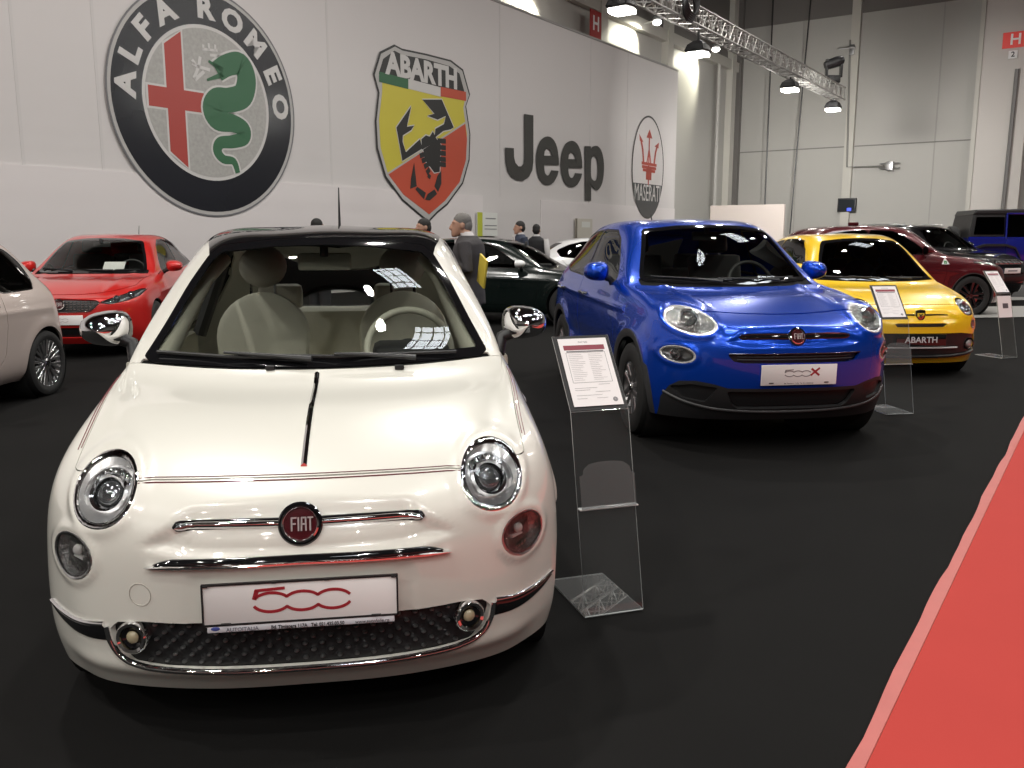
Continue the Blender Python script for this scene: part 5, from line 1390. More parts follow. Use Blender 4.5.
def person(label, loc, rz, H=1.74, lean=0., suit=(.03, .03, .032), trousers=None, shirt=(.55, .52, .52), hair=(.10, .095, .09), left=None, right=None, vest=None, bald=False, head_yaw=0., skin=None, stout=1.):
    P = thing('person', label, 'person', loc, rz); k = H / 1.74; sk = skin or SKINM
    S = lambda *a: tuple(v * k for v in a)
    left = left or [(.20, .01, 1.42), (.245, .05, 1.14), (.235, -.04, .90)]
    right = right or [(-.20, .01, 1.42), (-.245, .05, 1.14), (-.235, -.04, .90)]
    def torso(mb, g, z0=.86, z1=1.47):
        prof = [(.86, .165, .115, .0), (.95, .170, .120, .0), (1.06, .155, .115, -.01), (1.18, .172, .125, -.01), (1.30, .185, .125, .0), (1.40, .175, .105, .01), (1.455, .115, .075, .015), (1.48, .07, .06, .015)]
        R = []
        for (z, a, b, oy) in prof:
            if z < z0 - .01 or z > z1 + .02: continue
            R.append([((a * stout + g) * math.cos(2 * PI * i / 20) * k, (oy + (b * stout + g) * math.sin(2 * PI * i / 20)) * k, z * k) for i in range(20)])
        return mb.rings(R)
    # ---- one continuous body
    b = MB(); torso(b, -.008)
    hy = math.radians(head_yaw); HM = Matrix.Translation(S(0, -.015 - lean, 1.605 - lean * .2)) @ Matrix.Rotation(hy, 4, 'Z')
    b.tube([S(0, .02, 1.42), S(0, .005 - lean * .4, 1.50), S(0, -.01 - lean, 1.56)], [.062 * k, .056 * k, .055 * k], 12)
    b.ball((0, .012, .025), S(.074, .092, .098), 20, 14, HM)                    # skull
    b.rings([[(rx * k * math.cos(2 * PI * i / 16), (oy + ry * math.sin(2 * PI * i / 16)) * k, z * k) for i in range(16)] for (z, rx, ry, oy) in ((-.118, .022, .024, -.068), (-.105, .042, .042, -.055), (-.07, .056, .062, -.036), (-.02, .066, .074, -.018), (.03, .070, .080, -.008))], M=HM)   # jaw
    b.tube([HM @ Vector(S(0, -.088, .020)), HM @ Vector(S(0, -.104, -.012)), HM @ Vector(S(0, -.112, -.034)), HM @ Vector(S(0, -.088, -.042))], [.009 * k, .013 * k, .017 * k, .012 * k], 8)   # nose
    b.ball((0, -.085, -.070), S(.024, .013, .008), 10, 6, HM).ball((0, -.083, -.060), S(.020, .012, .005), 10, 6, HM)   # lips
    for s in (1, -1):
        b.ball((s * .030 * k, -.078 * k, .034 * k), S(.024, .014, .008), 10, 6, HM)       # brow
        b.ball((s * .078 * k, .012 * k, -.005 * k), S(.010, .022, .034), 10, 8, HM)     # ear
        leg = [(s * .095, 0, .90), (s * .10, -.01, .70), (s * .10, -.012, .48), (s * .10, .01, .28), (s * .10, .02, .085)]
        b.tube([S(*p) for p in leg], [.086 * k, .078 * k, .054 * k, .05 * k, .036 * k], 12)
        b.tube([S(s * .10, .05, .045), S(s * .105, -.06, .035), S(s * .11, -.16, .028)], [.04 * k, .042 * k, .03 * k], 10)
    for arm, s in ((left, 1), (right, -1)):
        A = [S(*p) for p in arm]
        b.tube([A[0], tuple((np.array(A[0]) + np.array(A[1])) / 2), A[1], tuple((np.array(A[1]) + np.array(A[2])) / 2), A[2]], [.050 * k, .046 * k, .040 * k, .037 * k, .026 * k], 12)
        d = Vector(A[2]) - Vector(A[1]); hand(b, A[2], d, s, (-s * .8, -.2, .2) if d.z < -.1 else (0, .1, -1))
    remeshed('body', b, sk, P, .0095, 3)
    # ---- clothes
    suitm = mat('cloth_%d_%d_%d' % tuple(int(c * 1000) for c in suit), suit, rough=.85, bump=(60, .3, .01))
    j = MB(); torso(j, .016, .84, 1.455)
    j.rings([[((a + .02) * stout * math.cos(2 * PI * i / 20) * k, ((c + .02) * stout * math.sin(2 * PI * i / 20)) * k, z * k) for i in range(20)] for (z, a, c) in ((.78, .165, .125), (.86, .165, .12), (.92, .165, .118))])
    j.rings([[(a * stout * math.cos(2 * PI * i / 20) * k, (.015 - lean * .25 + c * stout * math.sin(2 * PI * i / 20)) * k, z * k) for i in range(20)] for (z, a, c) in ((1.42, .14, .105), (1.465, .105, .088), (1.488, .085, .078))])
    if vest is None:
        for arm in (left, right):
            A = [np.array(S(*p)) for p in arm]; w = A[1] + (A[2] - A[1]) * .88
            j.tube([A[0] + (0, 0, .01), (A[0] + A[1]) / 2, A[1], (A[1] + w) / 2, w], [.070 * k, .066 * k, .058 * k, .052 * k, .043 * k], 12)
    remeshed('jacket' if vest is None else 'vest', j, suitm if vest is None else mat('vest_black', (.008, .008, .01), rough=.8), P, .014, 3)
    shm = mat('shirt_%d' % int(shirt[0] * 1000), shirt, rough=.7)
    c = MB().rings([[(r * k * math.cos(2 * PI * i / 18), (oy - lean * (z - 1.43) * 5 + r * .95 * math.sin(2 * PI * i / 18)) * k, z * k + (.012 * k if math.sin(2 * PI * i / 18) > .3 else 0)) for i in range(18)] for (z, r, oy) in ((1.445, .080, .012), (1.49, .072, .006), (1.515, .067, .0), (1.51, .063, .0), (1.46, .062, .005))], cap=False)
    c.box(S(0, -.125, 1.30), S(.10, .025, .30), bev=.01)
    if vest is not None:
        for arm in (left, right):
            A = [np.array(S(*p)) for p in arm]; w = A[1] + (A[2] - A[1]) * .88
            c.tube([A[0], (A[0] + A[1]) / 2, A[1], (A[1] + w) / 2, w], [.066 * k, .062 * k, .054 * k, .048 * k, .040 * k], 12)
    c.build('shirt', shm, P)
    t = MB()
    for s in (1, -1):
        leg = [(s * .09, 0, .96), (s * .098, 0, .80), (s * .105, -.01, .60), (s * .105, -.01, .46), (s * .105, .01, .25), (s * .105, .02, .06)]
        t.tube([S(*p) for p in leg], [.108 * k * stout, .108 * k, .088 * k, .078 * k, .072 * k, .072 * k], 14)
    t.rings([[(.162 * stout * math.cos(2 * PI * i / 18) * k, .12 * stout * math.sin(2 * PI * i / 18) * k, z * k) for i in range(18)] for z in (.84, .93, 1.03)])
    remeshed('trousers', t, mat('trouser_%d' % int((trousers or suit)[0] * 1000), trousers or suit, rough=.85), P, .015, 3)
    for s in (1, -1):
        f = MB().rings([[(s * .105 * k + rx * k * math.cos(2 * PI * i / 14), y * k, max(.002, .05 * k + rz_ * k * math.sin(2 * PI * i / 14))) for i in range(14)] for (y, rx, rz_) in ((.085, .02, .03), (.06, .042, .055), (0, .048, .06), (-.08, .052, .045), (-.16, .045, .035), (-.19, .02, .02))])
        f.build('shoe', BLACKGLOSS, P)
    # ---- hair
    if not bald:
        hr = MB(); hm = mat('hair_%d' % int(hair[0] * 1000), hair, rough=.8, bump=(90, .6, .01))
        hr.ball((0, .022 * k, .046 * k), S(.080, .096, .088), 20, 14, HM)
        hr.ball((0, .055 * k, .0), S(.076, .068, .085), 18, 12, HM)
        V = []
        o = hr.build('hair', hm, P)
    return P
# ------------------------------------------------------------------ the hall
# hall axes: U runs along the banner wall away from the camera, NV points from the banner to the red aisle
HA = math.radians(34.2)
U = Vector((math.sin(HA), math.cos(HA), 0)); NV = Vector((math.cos(HA), -math.sin(HA), 0)); Z = Vector((0, 0, 1))
def hp(n, u, z=0.): return NV * n + U * u + Z * z
WALLN = -17.0; BACKU = 50.0; SIDEN = -18.6
def quad(name, P, m, parent=None, kind='structure'):
    o = mesh(name, P, [(0, 1, 2, 3)], m, parent, smooth=False)
    if kind and parent is None: o['kind'] = kind
    return o
def hbox(mb, n0, n1, u0, u1, z0, z1):
    V = [tuple(hp(n, u, z)) for z in (z0, z1) for u in (u0, u1) for n in (n0, n1)]
    mb.add(V, [(0, 2, 3, 1), (4, 5, 7, 6), (0, 1, 5, 4), (2, 6, 7, 3), (0, 4, 6, 2), (1, 3, 7, 5)]); return mb
def struct(name, mb, m, parent=None):
    o = mb.build(name, m, parent, smooth=False)
    if parent is None: o['kind'] = 'structure'
    return o
carpet = mat('black_carpet', (.0095, .0092, .0090), rough=.9, noise=(1.3, .18), bump=(420, .25, .003), spec=.06)
redm = mat('red_carpet', (.40, .042, .034), rough=.85, noise=(2.2, .05), bump=(380, .2, .002), spec=.2)
greyfl = mat('grey_hall_floor', (.30, .29, .28), rough=.45, noise=(.6, .08))
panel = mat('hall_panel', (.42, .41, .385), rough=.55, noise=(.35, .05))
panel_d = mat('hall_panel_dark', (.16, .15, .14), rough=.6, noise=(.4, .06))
steel = mat('column_grey', (.50, .485, .44), rough=.5)
banner = mat('white_banner', (.60, .575, .570), rough=.5, noise=(.25, .035))
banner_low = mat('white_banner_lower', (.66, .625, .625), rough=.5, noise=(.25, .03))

def plane_rect(n0, n1, u0, u1, z): return [tuple(hp(n0, u0, z)), tuple(hp(n1, u0, z)), tuple(hp(n1, u1, z)), tuple(hp(n0, u1, z))]
quad('floor', plane_rect(-30, 34, -34, 60, 0), carpet)
# ------------------------------------------------------------------ daylight and lamps of the hall
w = bpy.data.worlds.new('hall_air'); bpy.context.scene.world = w; w.use_nodes = True
w.node_tree.nodes['Background'].inputs[0].default_value = (1., .97, .95, 1); w.node_tree.nodes['Background'].inputs[1].default_value = .02
def area(name, loc, aim, e, sx, sy, col=(1, .96, .90), spread=180, shape='RECTANGLE'):
    l = bpy.data.lights.new(name, 'AREA'); l.shape = shape; l.size = sx; l.size_y = sy; l.energy = e; l.color = col; l.spread = math.radians(spread)
    o = bpy.data.objects.new(name, l); C.objects.link(o); o.location = loc
    o.rotation_euler = (Vector(aim) - Vector(loc)).to_track_quat('-Z', 'Y').to_euler(); return o
LAMP_E = 275
for i, n in enumerate((-9, -2, 5, 12)):
    for j, u in enumerate((-20, -12, -4, 4, 12, 20, 28, 38)):
        p = hp(n + (1.5 if j % 2 else 0), u, 12.2)
        area('high_bay_lamp', p, p - Z * 5, LAMP_E * (1.35 if u < 0 and n > -5 else .64 if u < 10 and n > -5 else 1) * (1.1 if u > 35 else 1.2 if u > 25 else 1) * (.98 if n < -5 and 16 < u < 35 else 2.15 if n < -5 and u < 16 else 1), .55, .55, shape='DISK')
# roof lights over the aisle
rl = mat('roof_light_bars', (.10, .10, .10), rough=.6)
for i, (n, u) in enumerate(((-.9, 7.2), (-1.0, 17.5), (6.5, -6.0))):
    p = hp(n, u, 13.5); s_ = (1.0, 1.7, 1.35)[i]; area('roof_light', p, p - Z * 5, (330, 200, 330)[i] * (s_ / 1.35) ** 2, 2 * s_, 2 * s_, (.90, .96, 1.)).rotation_euler = (0, 0, PI / 2 - HA)
    m = MB()
    for k in (-1, 0, 1):
        q = k * s_ * .66; b = .035 * s_; hbox(m, n + q - b, n + q + b, u - s_ * 1.05, u + s_ * 1.05, 13.40, 13.46); hbox(m, n - s_ * 1.05, n + s_ * 1.05, u + q - b, u + q + b, 13.40, 13.46)
    struct('trim_%d' % (40 + i), m, rl)
# ------------------------------------------------------------------ hall shell
panel_m = mat('hall_panel_mid', (.24, .235, .22), rough=.6, noise=(.35, .06))
quad('wall_left', [tuple(hp(SIDEN, -34, 0)), tuple(hp(SIDEN, BACKU, 0)), tuple(hp(SIDEN, BACKU, 15)), tuple(hp(SIDEN, -34, 15))], panel)
quad('wall_back', [tuple(hp(SIDEN, BACKU, 0)), tuple(hp(34, BACKU, 0)), tuple(hp(34, BACKU, 15)), tuple(hp(SIDEN, BACKU, 15))], panel)
quad('wall_right', [tuple(hp(34, -34, 0)), tuple(hp(34, BACKU, 0)), tuple(hp(34, BACKU, 15)), tuple(hp(34, -34, 15))], panel_m)
quad('wall_front', [tuple(hp(SIDEN, -34, 0)), tuple(hp(34, -34, 0)), tuple(hp(34, -34, 15)), tuple(hp(SIDEN, -34, 15))], panel_m)
quad('ceiling', plane_rect(SIDEN, 34, -34, BACKU, 15), mat('dark_roof', (.045, .045, .045), rough=.8, noise=(.3, .2)))
BW = frame(hp(WALLN + .034, 0, 0), U, Z)                  # banner plane: x along the wall, y up
def wp(px, py, n=WALLN):
    """where the sight line of an image point meets the banner plane, in metres along and up the wall"""
    c, s = math.cos(math.radians(9.45)), math.sin(math.radians(9.45)); a, b = (px - 512) / 875, (py - 384) / 875
    d = Vector((a, c - s * b, -s - c * b)); o = Vector((0, 0, 1.426)); t = (n - o.dot(NV)) / d.dot(NV); p = o + d * t
    return (p.dot(U), p.z)
def bpt(px, py, u=BACKU):
    c, s = math.cos(math.radians(9.45)), math.sin(math.radians(9.45)); a, b = (px - 512) / 875, (py - 384) / 875
    d = Vector((a, c - s * b, -s - c * b)); o = Vector((0, 0, 1.426)); t = (u - o.dot(U)) / d.dot(U); p = o + d * t
    return (p.dot(NV), p.z)
ENDU = wp(678, 80)[0]; TOPZ = wp(600, 41)[1]
m = MB(); hbox(m, WALLN - .08, WALLN, -33, ENDU, 0, TOPZ); struct('wall_banner', m, banner)
ZL = 2.78
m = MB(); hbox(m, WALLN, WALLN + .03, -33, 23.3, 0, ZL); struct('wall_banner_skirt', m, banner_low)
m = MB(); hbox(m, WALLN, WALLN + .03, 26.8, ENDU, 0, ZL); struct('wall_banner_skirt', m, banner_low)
hem = mat('banner_hem', (.30, .29, .28), rough=.6)
m = MB(); hbox(m, WALLN - .1, WALLN + .02, -33, ENDU, TOPZ - .03, TOPZ + .05); struct('trim_1', m, hem)
# seams of the printed cloth
sm = mat('banner_seam', (.565, .545, .54), rough=.6)
for i, px in enumerate((20, 100, 330, 500, 590, 627)):
    u = wp(px, 120)[0]; m = MB(); hbox(m, WALLN - .01, WALLN + .006, u - .03, u + .03, ZL, TOPZ - .03); struct('trim_%d' % (i + 2), m, sm)
# steel columns and beams on the side wall
k = 10
for px in (466, 597, 664, 729):
    u = wp(px, 60, SIDEN)[0]; m = MB(); hbox(m, SIDEN, SIDEN + .35, u - .30, u + .30, 0, 14.9); o = struct('column', m, steel)
m = MB(); hbox(m, SIDEN, SIDEN + .3, -20, BACKU, 10.6, 11.1); struct('beam', m, steel)
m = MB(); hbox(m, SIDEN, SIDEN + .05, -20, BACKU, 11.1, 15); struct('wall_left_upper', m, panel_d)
m = MB(); hbox(m, SIDEN, SIDEN + .4, BACKU - .4, BACKU, 0, 15); struct('column', m, panel_d)  # dark strip added for the shadow in the hall corner, no real column
# back wall: cladding joints, columns, dark clerestory
line = mat('panel_joint', (.20, .195, .18), rough=.7)
zt = bpt(900, 8)[1]; zs = bpt(860, 146)[1]
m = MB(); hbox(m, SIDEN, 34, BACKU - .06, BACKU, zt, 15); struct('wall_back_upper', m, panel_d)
m = MB(); hbox(m, SIDEN, 34, BACKU - .03, BACKU, zs - .03, zs + .03); struct('trim_20', m, line)
for i, px in enumerate((769, 800, 938)):
    n = bpt(px, 100)[0]; m = MB(); hbox(m, n - .03, n + .03, BACKU - .02, BACKU, 0, zt); struct('trim_%d' % (21 + i), m, mat('panel_joint_pale', (.36, .35, .33), rough=.7))
n = bpt(853, 100)[0]; m = MB(); hbox(m, n - .22, n + .22, BACKU - .35, BACKU, zs * 0 + 0, 15); struct('column', m, steel)
n = bpt(1003, 100)[0]; m = MB(); hbox(m, n - .95, n + 1.1, BACKU - .8, BACKU, 0, 15); struct('column', m, mat('column_white', (.56, .53, .50), rough=.5))
m = MB(); hbox(m, n - 1.15, n - .95, BACKU - .9, BACKU, 0, 15); struct('column', m, steel)
# low pale partition at the far end
n0 = bpt(785, 220, BACKU - 7)[0]
m = MB(); hbox(m, WALLN, n0, BACKU - 7.2, BACKU - 7, 0, 3.05); struct('partition', m, mat('partition_cream', (.60, .53, .49), rough=.5))
# red aisle with its taped edge, pale floor strips of the next stand
quad('floor_red_aisle', plane_rect(-.46, 4.6, -20, 45, .004), redm)
tape = mat('clear_tape_edge', (.43, .10, .085), rough=.5, noise=(9, .12))
m = MB(); random.seed(2); R = []
for i in range(160):
    u = -2 + i * .16; j = .004 * math.sin(u * 3.1) + .003 * math.sin(u * 7.7 + 1) + random.uniform(-.002, .002); z = .006 + (.010 * random.random() if random.random() < .12 else 0)
    R.append([tuple(hp(-.475 + j, u, .001)), tuple(hp(-.474 + j, u, z + .004)), tuple(hp(-.455 + j * .5, u, z + .005)), tuple(hp(-.430, u, .008)), tuple(hp(-.427, u, .001))])
o = m.rings(R, closed=False, cap=False).build('aisle_tape', tape, None); tag(o, 'clear tape strip along the edge of the red aisle carpet', 'tape')
def gpt(px, py):
    c, s = math.cos(math.radians(9.45)), math.sin(math.radians(9.45)); a, b = (px - 512) / 875, (py - 384) / 875
    d = Vector((a, c - s * b, -s - c * b)); t = -1.426 / d.z; return (d.x * t, d.y * t)
pale = mat('pale_floor', (.36, .35, .33), rough=.35)
a, b = gpt(925, 319), gpt(1060, 317); c, d = gpt(1060, 306), gpt(930, 308)
quad('floor_strip', [(*a, .012), (*b, .012), (*c, .012), (*d, .012)], pale)
a, b = gpt(985, 301), gpt(1060, 300); c, d = gpt(1060, 293), gpt(985, 294)
quad('floor_strip', [(*a, .012), (*b, .012), (*c, .012), (*d, .012)], pale)
# ------------------------------------------------------------------ printed logos on the banner (flat prints a few millimetres proud)
silver = mat('print_silver', (.42, .41, .40), rough=.4); navy = mat('print_navy', (.013, .014, .019), rough=.25, noise=(.5, .3))
pred = mat('print_red', (.36, .045, .035), rough=.4); pgreen = mat('print_green', (.030, .12, .055), rough=.4)
pale_s = mat('print_pale', (.55, .54, .53), rough=.4); pblk = mat('print_black', (.022, .022, .022), rough=.4); pyel = mat('print_yellow', (.55, .48, .055), rough=.4); pred2 = mat('print_red_orange', (.47, .075, .04), rough=.4)
def at(d): return BW @ Matrix.Translation((0, 0, d))
def disc(name, c, r, d, m, par, r0=0):
    loops = [arc(c[0], c[1], r, 0, 360, 72)[:-1]]
    if r0: loops.append(arc(c[0], c[1], r0, 0, 360, 72)[:-1])
    return fill2d(loops, m, name, par, at(d), .006)
# round badge with a cross and a serpent
L, Rr, Bt = wp(104, 88), wp(293, 118), wp(222, 217)
cx = (L[0] + Rr[0]) / 2; RA = (Rr[0] - L[0]) / 2; cy = Bt[1] + RA
al = disc('round_banner_badge', (cx, cy), RA, .012, silver, None)
tag(al, 'large round badge with red cross and green serpent printed on the white banner', 'logo')
disc('badge_rim_line', (cx, cy), RA, .0145, mat('print_grey_line', (.14, .14, .15), rough=.4), al, RA * .985)
disc('badge_ring', (cx, cy), RA * .955, .016, navy, al, RA * .675)
disc('badge_inner', (cx, cy), RA * .675, .014, pale_s, al)
disc('badge_field', (cx, cy), RA * .645, .018, mat('print_field', (.36, .355, .34), rough=.4, noise=(14, .25)), al)
for ch, ang in zip('ALFAROMEO', (175, 157, 139, 120, 90, 69, 48, 26, 5)):
    a = math.radians(ang); p = (cx + RA * .815 * math.cos(a), cy + RA * .815 * math.sin(a))
    text(ch, RA * .25, pale_s, 'letter', al, at(.022) @ Matrix.Translation((p[0], p[1], 0)) @ Matrix.Rotation(a - PI / 2, 4, 'Z'), depth=.004, bold=RA * .012, sx=1.14)
q = .645
def chord(x): return math.sqrt(max(0, (RA * q) ** 2 - (x * RA) ** 2)) / RA
def inner(P): return [(cx + x * RA, cy + y * RA) for x, y in P]
xc = -.350; hw_ = .104; out = [(xc - hw_, chord(xc - hw_)), (xc + hw_, chord(xc + hw_)), (xc + hw_, hw_), (-.06, hw_), (-.06, -hw_), (xc + hw_, -hw_), (xc + hw_, -chord(xc + hw_)), (xc - hw_, -chord(xc - hw_)), (xc - hw_, -hw_), (-chord(hw_) + .0, -hw_), (-chord(hw_), hw_), (xc - hw_, hw_)]
fill2d([inner(out)], pale_s, 'badge_cross_edge', al, at(.021), .004); ins = .018
out2 = [(xc - hw_ + ins, chord(xc - hw_) - .01), (xc + hw_ - ins, chord(xc + hw_) - .02), (xc + hw_ - ins, hw_ - ins), (-.06, hw_ - ins), (-.06, -hw_ + ins), (xc + hw_ - ins, -hw_ + ins), (xc + hw_ - ins, -chord(xc + hw_) + .02), (xc - hw_ + ins, -chord(xc - hw_) + .01), (xc - hw_ + ins, -hw_ + ins), (-chord(hw_) + .02, -hw_ + ins), (-chord(hw_) + .02, hw_ - ins), (xc - hw_ + ins, hw_ - ins)]
fill2d([inner(out2)], pred, 'badge_cross', al, at(.024), .004)
zz = lambda x, y: wp(90 + x / 3.34, y / 3.34)
path = spline([zz(*p) for p in [(418, 240), (455, 218), (497, 215), (517, 262), (505, 318), (462, 335), (420, 335), (402, 365), (420, 402), (470, 412), (508, 432), (508, 462), (470, 474), (430, 478), (420, 505), (440, 532), (474, 540), (488, 578)]], 6)
n = len(path); wd = [RA * (.175 + .055 * math.sin(PI * min(1, i / n * 1.6))) * (1 - .72 * (i / n) ** 2.2) for i in range(n)]
MB().ribbon(path, [w + RA * .035 for w in wd], 0, .004, at(.024)).build('serpent_edge', pale_s, al, smooth=False)
MB().ribbon(path, wd, 0, .004, at(.028)).build('serpent', pgreen, al, smooth=False)
MB().ribbon([zz(438, 236), zz(390, 205)], [RA * .05, RA * .02], 0, .004, at(.028)).ribbon([zz(438, 250), zz(385, 268)], [RA * .05, RA * .02], 0, .004, at(.028)).build('serpent_jaw', pgreen, al, smooth=False)
fg = MB()
for P in ([(395, 235), (360, 225), (335, 212)], [(362, 190), (357, 222), (342, 262)], [(375, 240), (345, 268)], [(335, 200), (345, 215)]): fg.ribbon([zz(*p) for p in P], RA * .03, 0, .004, at(.024))
fg.build('badge_figure', pale_s, al, smooth=False)
m = MB()
for P in ([(368, 165), (420, 170)], [(372, 150), (372, 165)], [(390, 145), (392, 168)], [(412, 150), (412, 170)], [(395, 185), (440, 190)]): m.ribbon([zz(*p) for p in P], RA * .022, 0, .004, at(.024))
m.build('badge_crown', pale_s, al, smooth=False)
# shield badge
z2 = lambda x, y: wp(350 + x / 3.843, 30 + y / 3.84)
SH = [(110, 84), (165, 56), (195, 72), (290, 92), (383, 116), (430, 152), (457, 248), (442, 292), (458, 400), (455, 500), (430, 590), (370, 672), (330, 705), (297, 740), (262, 712), (195, 655), (130, 565), (98, 455), (92, 350), (104, 238), (85, 168)]
ab = fill2d([[z2(*p) for p in SH]], pblk, 'shield_banner_badge', None, at(.010), .006)
tag(ab, 'yellow and red shield with a black scorpion printed on the white banner', 'logo')
g = lambda P, k: [(z2(275, 380)[0] + (a[0] - z2(275, 380)[0]) * k, z2(275, 380)[1] + (a[1] - z2(275, 380)[1]) * k) for a in [z2(*p) for p in P]]
fill2d([g(SH, .975)], silver, 'shield_rim', ab, at(.015), .004)
SI = [(118, 175), (440, 250), (430, 300), (444, 400), (440, 500), (415, 585), (360, 655), (299, 708), (200, 632), (140, 550), (112, 450), (106, 345), (118, 240)]
fill2d([[z2(*p) for p in SI]], pyel, 'shield_yellow', ab, at(.018), .004)
fill2d([[z2(*p) for p in [(437, 356), (444, 420), (440, 500), (415, 585), (360, 655), (299, 708), (200, 632), (140, 552)]]], pred2, 'shield_red', ab, at(.021), .004)
MB().ribbon([z2(138, 553), z2(438, 356)], .05, 0, .004, at(.024)).build('shield_divider', silver, ab, smooth=False)
fill2d([[z2(*p) for p in [(105, 168), (122, 112), (165, 80), (195, 96), (290, 114), (378, 140), (415, 168), (436, 244)]]], pblk, 'shield_title', ab, at(.020), .004)
for (a, b, m_) in (((106, 178), (218, 205), pgreen), ((218, 205), (342, 235), pale_s), ((342, 235), (440, 252), pred2)):
    MB().ribbon([z2(a[0], a[1] + 2), z2(b[0], b[1] + 4)], .27, 0, .004, at(.023)).build('shield_tricolour', m_, ab, smooth=False)
A0, A1 = z2(140, 140), z2(410, 200)
text('ABARTH', .80, pale_s, 'shield_lettering', ab, at(.026) @ Matrix.Translation(((A0[0] + A1[0]) / 2 - .05, (A0[1] + A1[1]) / 2 + .05, 0)) @ Matrix.Rotation(math.atan2(A1[1] - A0[1], A1[0] - A0[0]) * .25, 4, 'Z'), width=(A1[0] - A0[0]) * 1.02, depth=.004, bold=.036)
SC = [[(272, 268), (346, 268), (392, 375), (380, 382), (352, 388), (318, 415), (322, 380), (355, 362), (362, 330), (330, 345), (292, 330), (318, 322)],
      [(228, 294), (218, 340), (212, 372), (240, 368), (228, 385), (196, 405), (195, 430), (208, 470), (262, 420), (272, 455), (195, 503), (172, 375)],
      [(285, 405), (300, 410), (312, 390), (322, 412), (330, 425), (270, 460), (268, 420)],
      [(275, 460), (335, 418), (342, 440), (338, 545), (318, 548), (282, 500)],
      [(240, 510), (250, 600), (225, 610), (228, 570)], [(252, 602), (285, 625), (278, 650), (245, 612)], [(292, 630), (318, 612), (328, 630), (300, 655), (282, 652)], [(318, 600), (330, 560), (344, 540), (345, 590), (332, 622)]]
sc = MB()
for P in SC: sc.prism([z2(*p) for p in P], 0, .004, at(.030))
for y in (425, 450, 472, 495, 515): sc.ribbon([z2(330, y), z2(362, y + 3)], .14, 0, .004, at(.028))
for y in (470, 490, 512, 535, 555): sc.ribbon([z2(300, y), z2(262 + (y - 470) * .4, y + 14)], .14, 0, .004, at(.028))
sc.build('shield_scorpion', pblk, ab, smooth=False)
w2 = MB()
for P in SC[:4]: w2.ribbon([z2(*p) for p in P], .07, 0, .003, at(.027), closed=True)
w2.build('scorpion_outline', pale_s, ab, smooth=False)
# black four-letter wordmark
z3 = lambda x, y: wp(490 + x / 5.12, 90 + y / 5.12)
jp = thing('wordmark', 'four-letter black wordmark printed on the white banner', 'logo', hp(WALLN + .034, z3(320, 300)[0], z3(320, 300)[1]), 0)
Mj = Matrix.Translation(-jp.location) @ at(.006)
ink = mat('print_dark_grey', (.045, .045, .042), rough=.45)
J = [(170, 123), (217, 130), (217, 368), (212, 410), (195, 445), (165, 465), (135, 463), (105, 445), (85, 415), (75, 370), (72, 295), (117, 298), (118, 345), (125, 372), (140, 391), (155, 391), (167, 378), (171, 350)]
e_o = spline([(347, 350), (338, 292), (318, 252), (288, 238), (255, 258), (236, 310), (231, 365), (239, 430), (262, 474), (292, 487), (320, 474), (340, 440)], 5) + [(347, 414), (308, 411)] + spline([(306, 418), (298, 434), (287, 437), (277, 424), (273, 400)], 4) + [(272, 383), (348, 385)]
e_h = [(272, 336), (275, 314), (284, 302), (294, 302), (305, 313), (311, 337)]
mp = lambda P: [(358 + (x - 232) * (110 / 116), 262 + (y - 240) * (236 / 247)) for x, y in P]
p_o = [(480, 287), (511, 288), (512, 302)] + spline([(520, 290), (545, 287), (566, 312), (578, 365), (578, 430), (568, 482), (548, 512), (528, 505), (513, 485)], 5) + [(513, 567), (482, 566)]
p_h = spline([(513, 370), (518, 346), (530, 340), (542, 354), (547, 395), (545, 440), (537, 462), (524, 462), (513, 440)], 4, closed=True)
for loops in ([J], [e_o, e_h], [mp(e_o), mp(e_h)], [p_o, p_h]): fill2d([[z3(*p) for p in lp] for lp in loops], ink, 'letter', jp, Mj, .006)
# oval badge with trident
oc = z3(803, 395); ox = (z3(884, 395)[0] - z3(722, 395)[0]) / 2; oy = (z3(803, 130)[1] - z3(803, 660)[1]) / 2; oc = ((z3(884, 395)[0] + z3(722, 395)[0]) / 2, (z3(803, 130)[1] + z3(803, 660)[1]) / 2)
E_ = lambda k, n=64: arc(oc[0], oc[1], ox * k, 0, 360, n, ry=oy * k)[:-1]
ov = fill2d([E_(1), E_(.965)], ink, 'oval_banner_badge', None, at(.010), .006)
tag(ov, 'tall oval badge with a red trident printed at the far banner end', 'logo')
fill2d([E_(.97)], banner, 'oval_field', ov, at(.004), .004)
t0 = math.degrees(math.asin(max(-1, min(1, (z3(803, 485)[1] - oc[1]) / oy))))
fill2d([arc(oc[0], oc[1], ox * .965, 180 - t0, 360 + t0, 40, ry=oy * .965)], mat('print_slate', (.05, .052, .055), rough=.4), 'oval_base', ov, at(.012), .004)
tr = MB()
def tx(x, y): return (oc[0] + (z3(x, 395)[0] - z3(803, 395)[0]), z3(803, y)[1])
for P, w in (([(805, 488), (805, 225)], .10), ([(778, 372), (772, 310), (762, 262)], .14), ([(832, 372), (838, 315), (846, 275)], .14), ([(795, 372), (805, 300)], .08), ([(815, 372), (805, 300)], .08), ([(768, 378), (845, 380)], .12), ([(770, 396), (843, 398)], .12), ([(775, 412), (838, 414)], .12), ([(792, 430), (820, 430)], .5)):
    tr.ribbon([tx(*p) for p in P], w, 0, .004, at(.012))
for P in ([(790, 245), (805, 200), (820, 245)], [(753, 235), (775, 272), (756, 268)], [(854, 258), (852, 290), (832, 282)]): tr.prism([tx(*p) for p in P], 0, .004, at(.012))
tr.build('trident', mat('print_trident', (.42, .07, .05), rough=.4), ov, smooth=False)
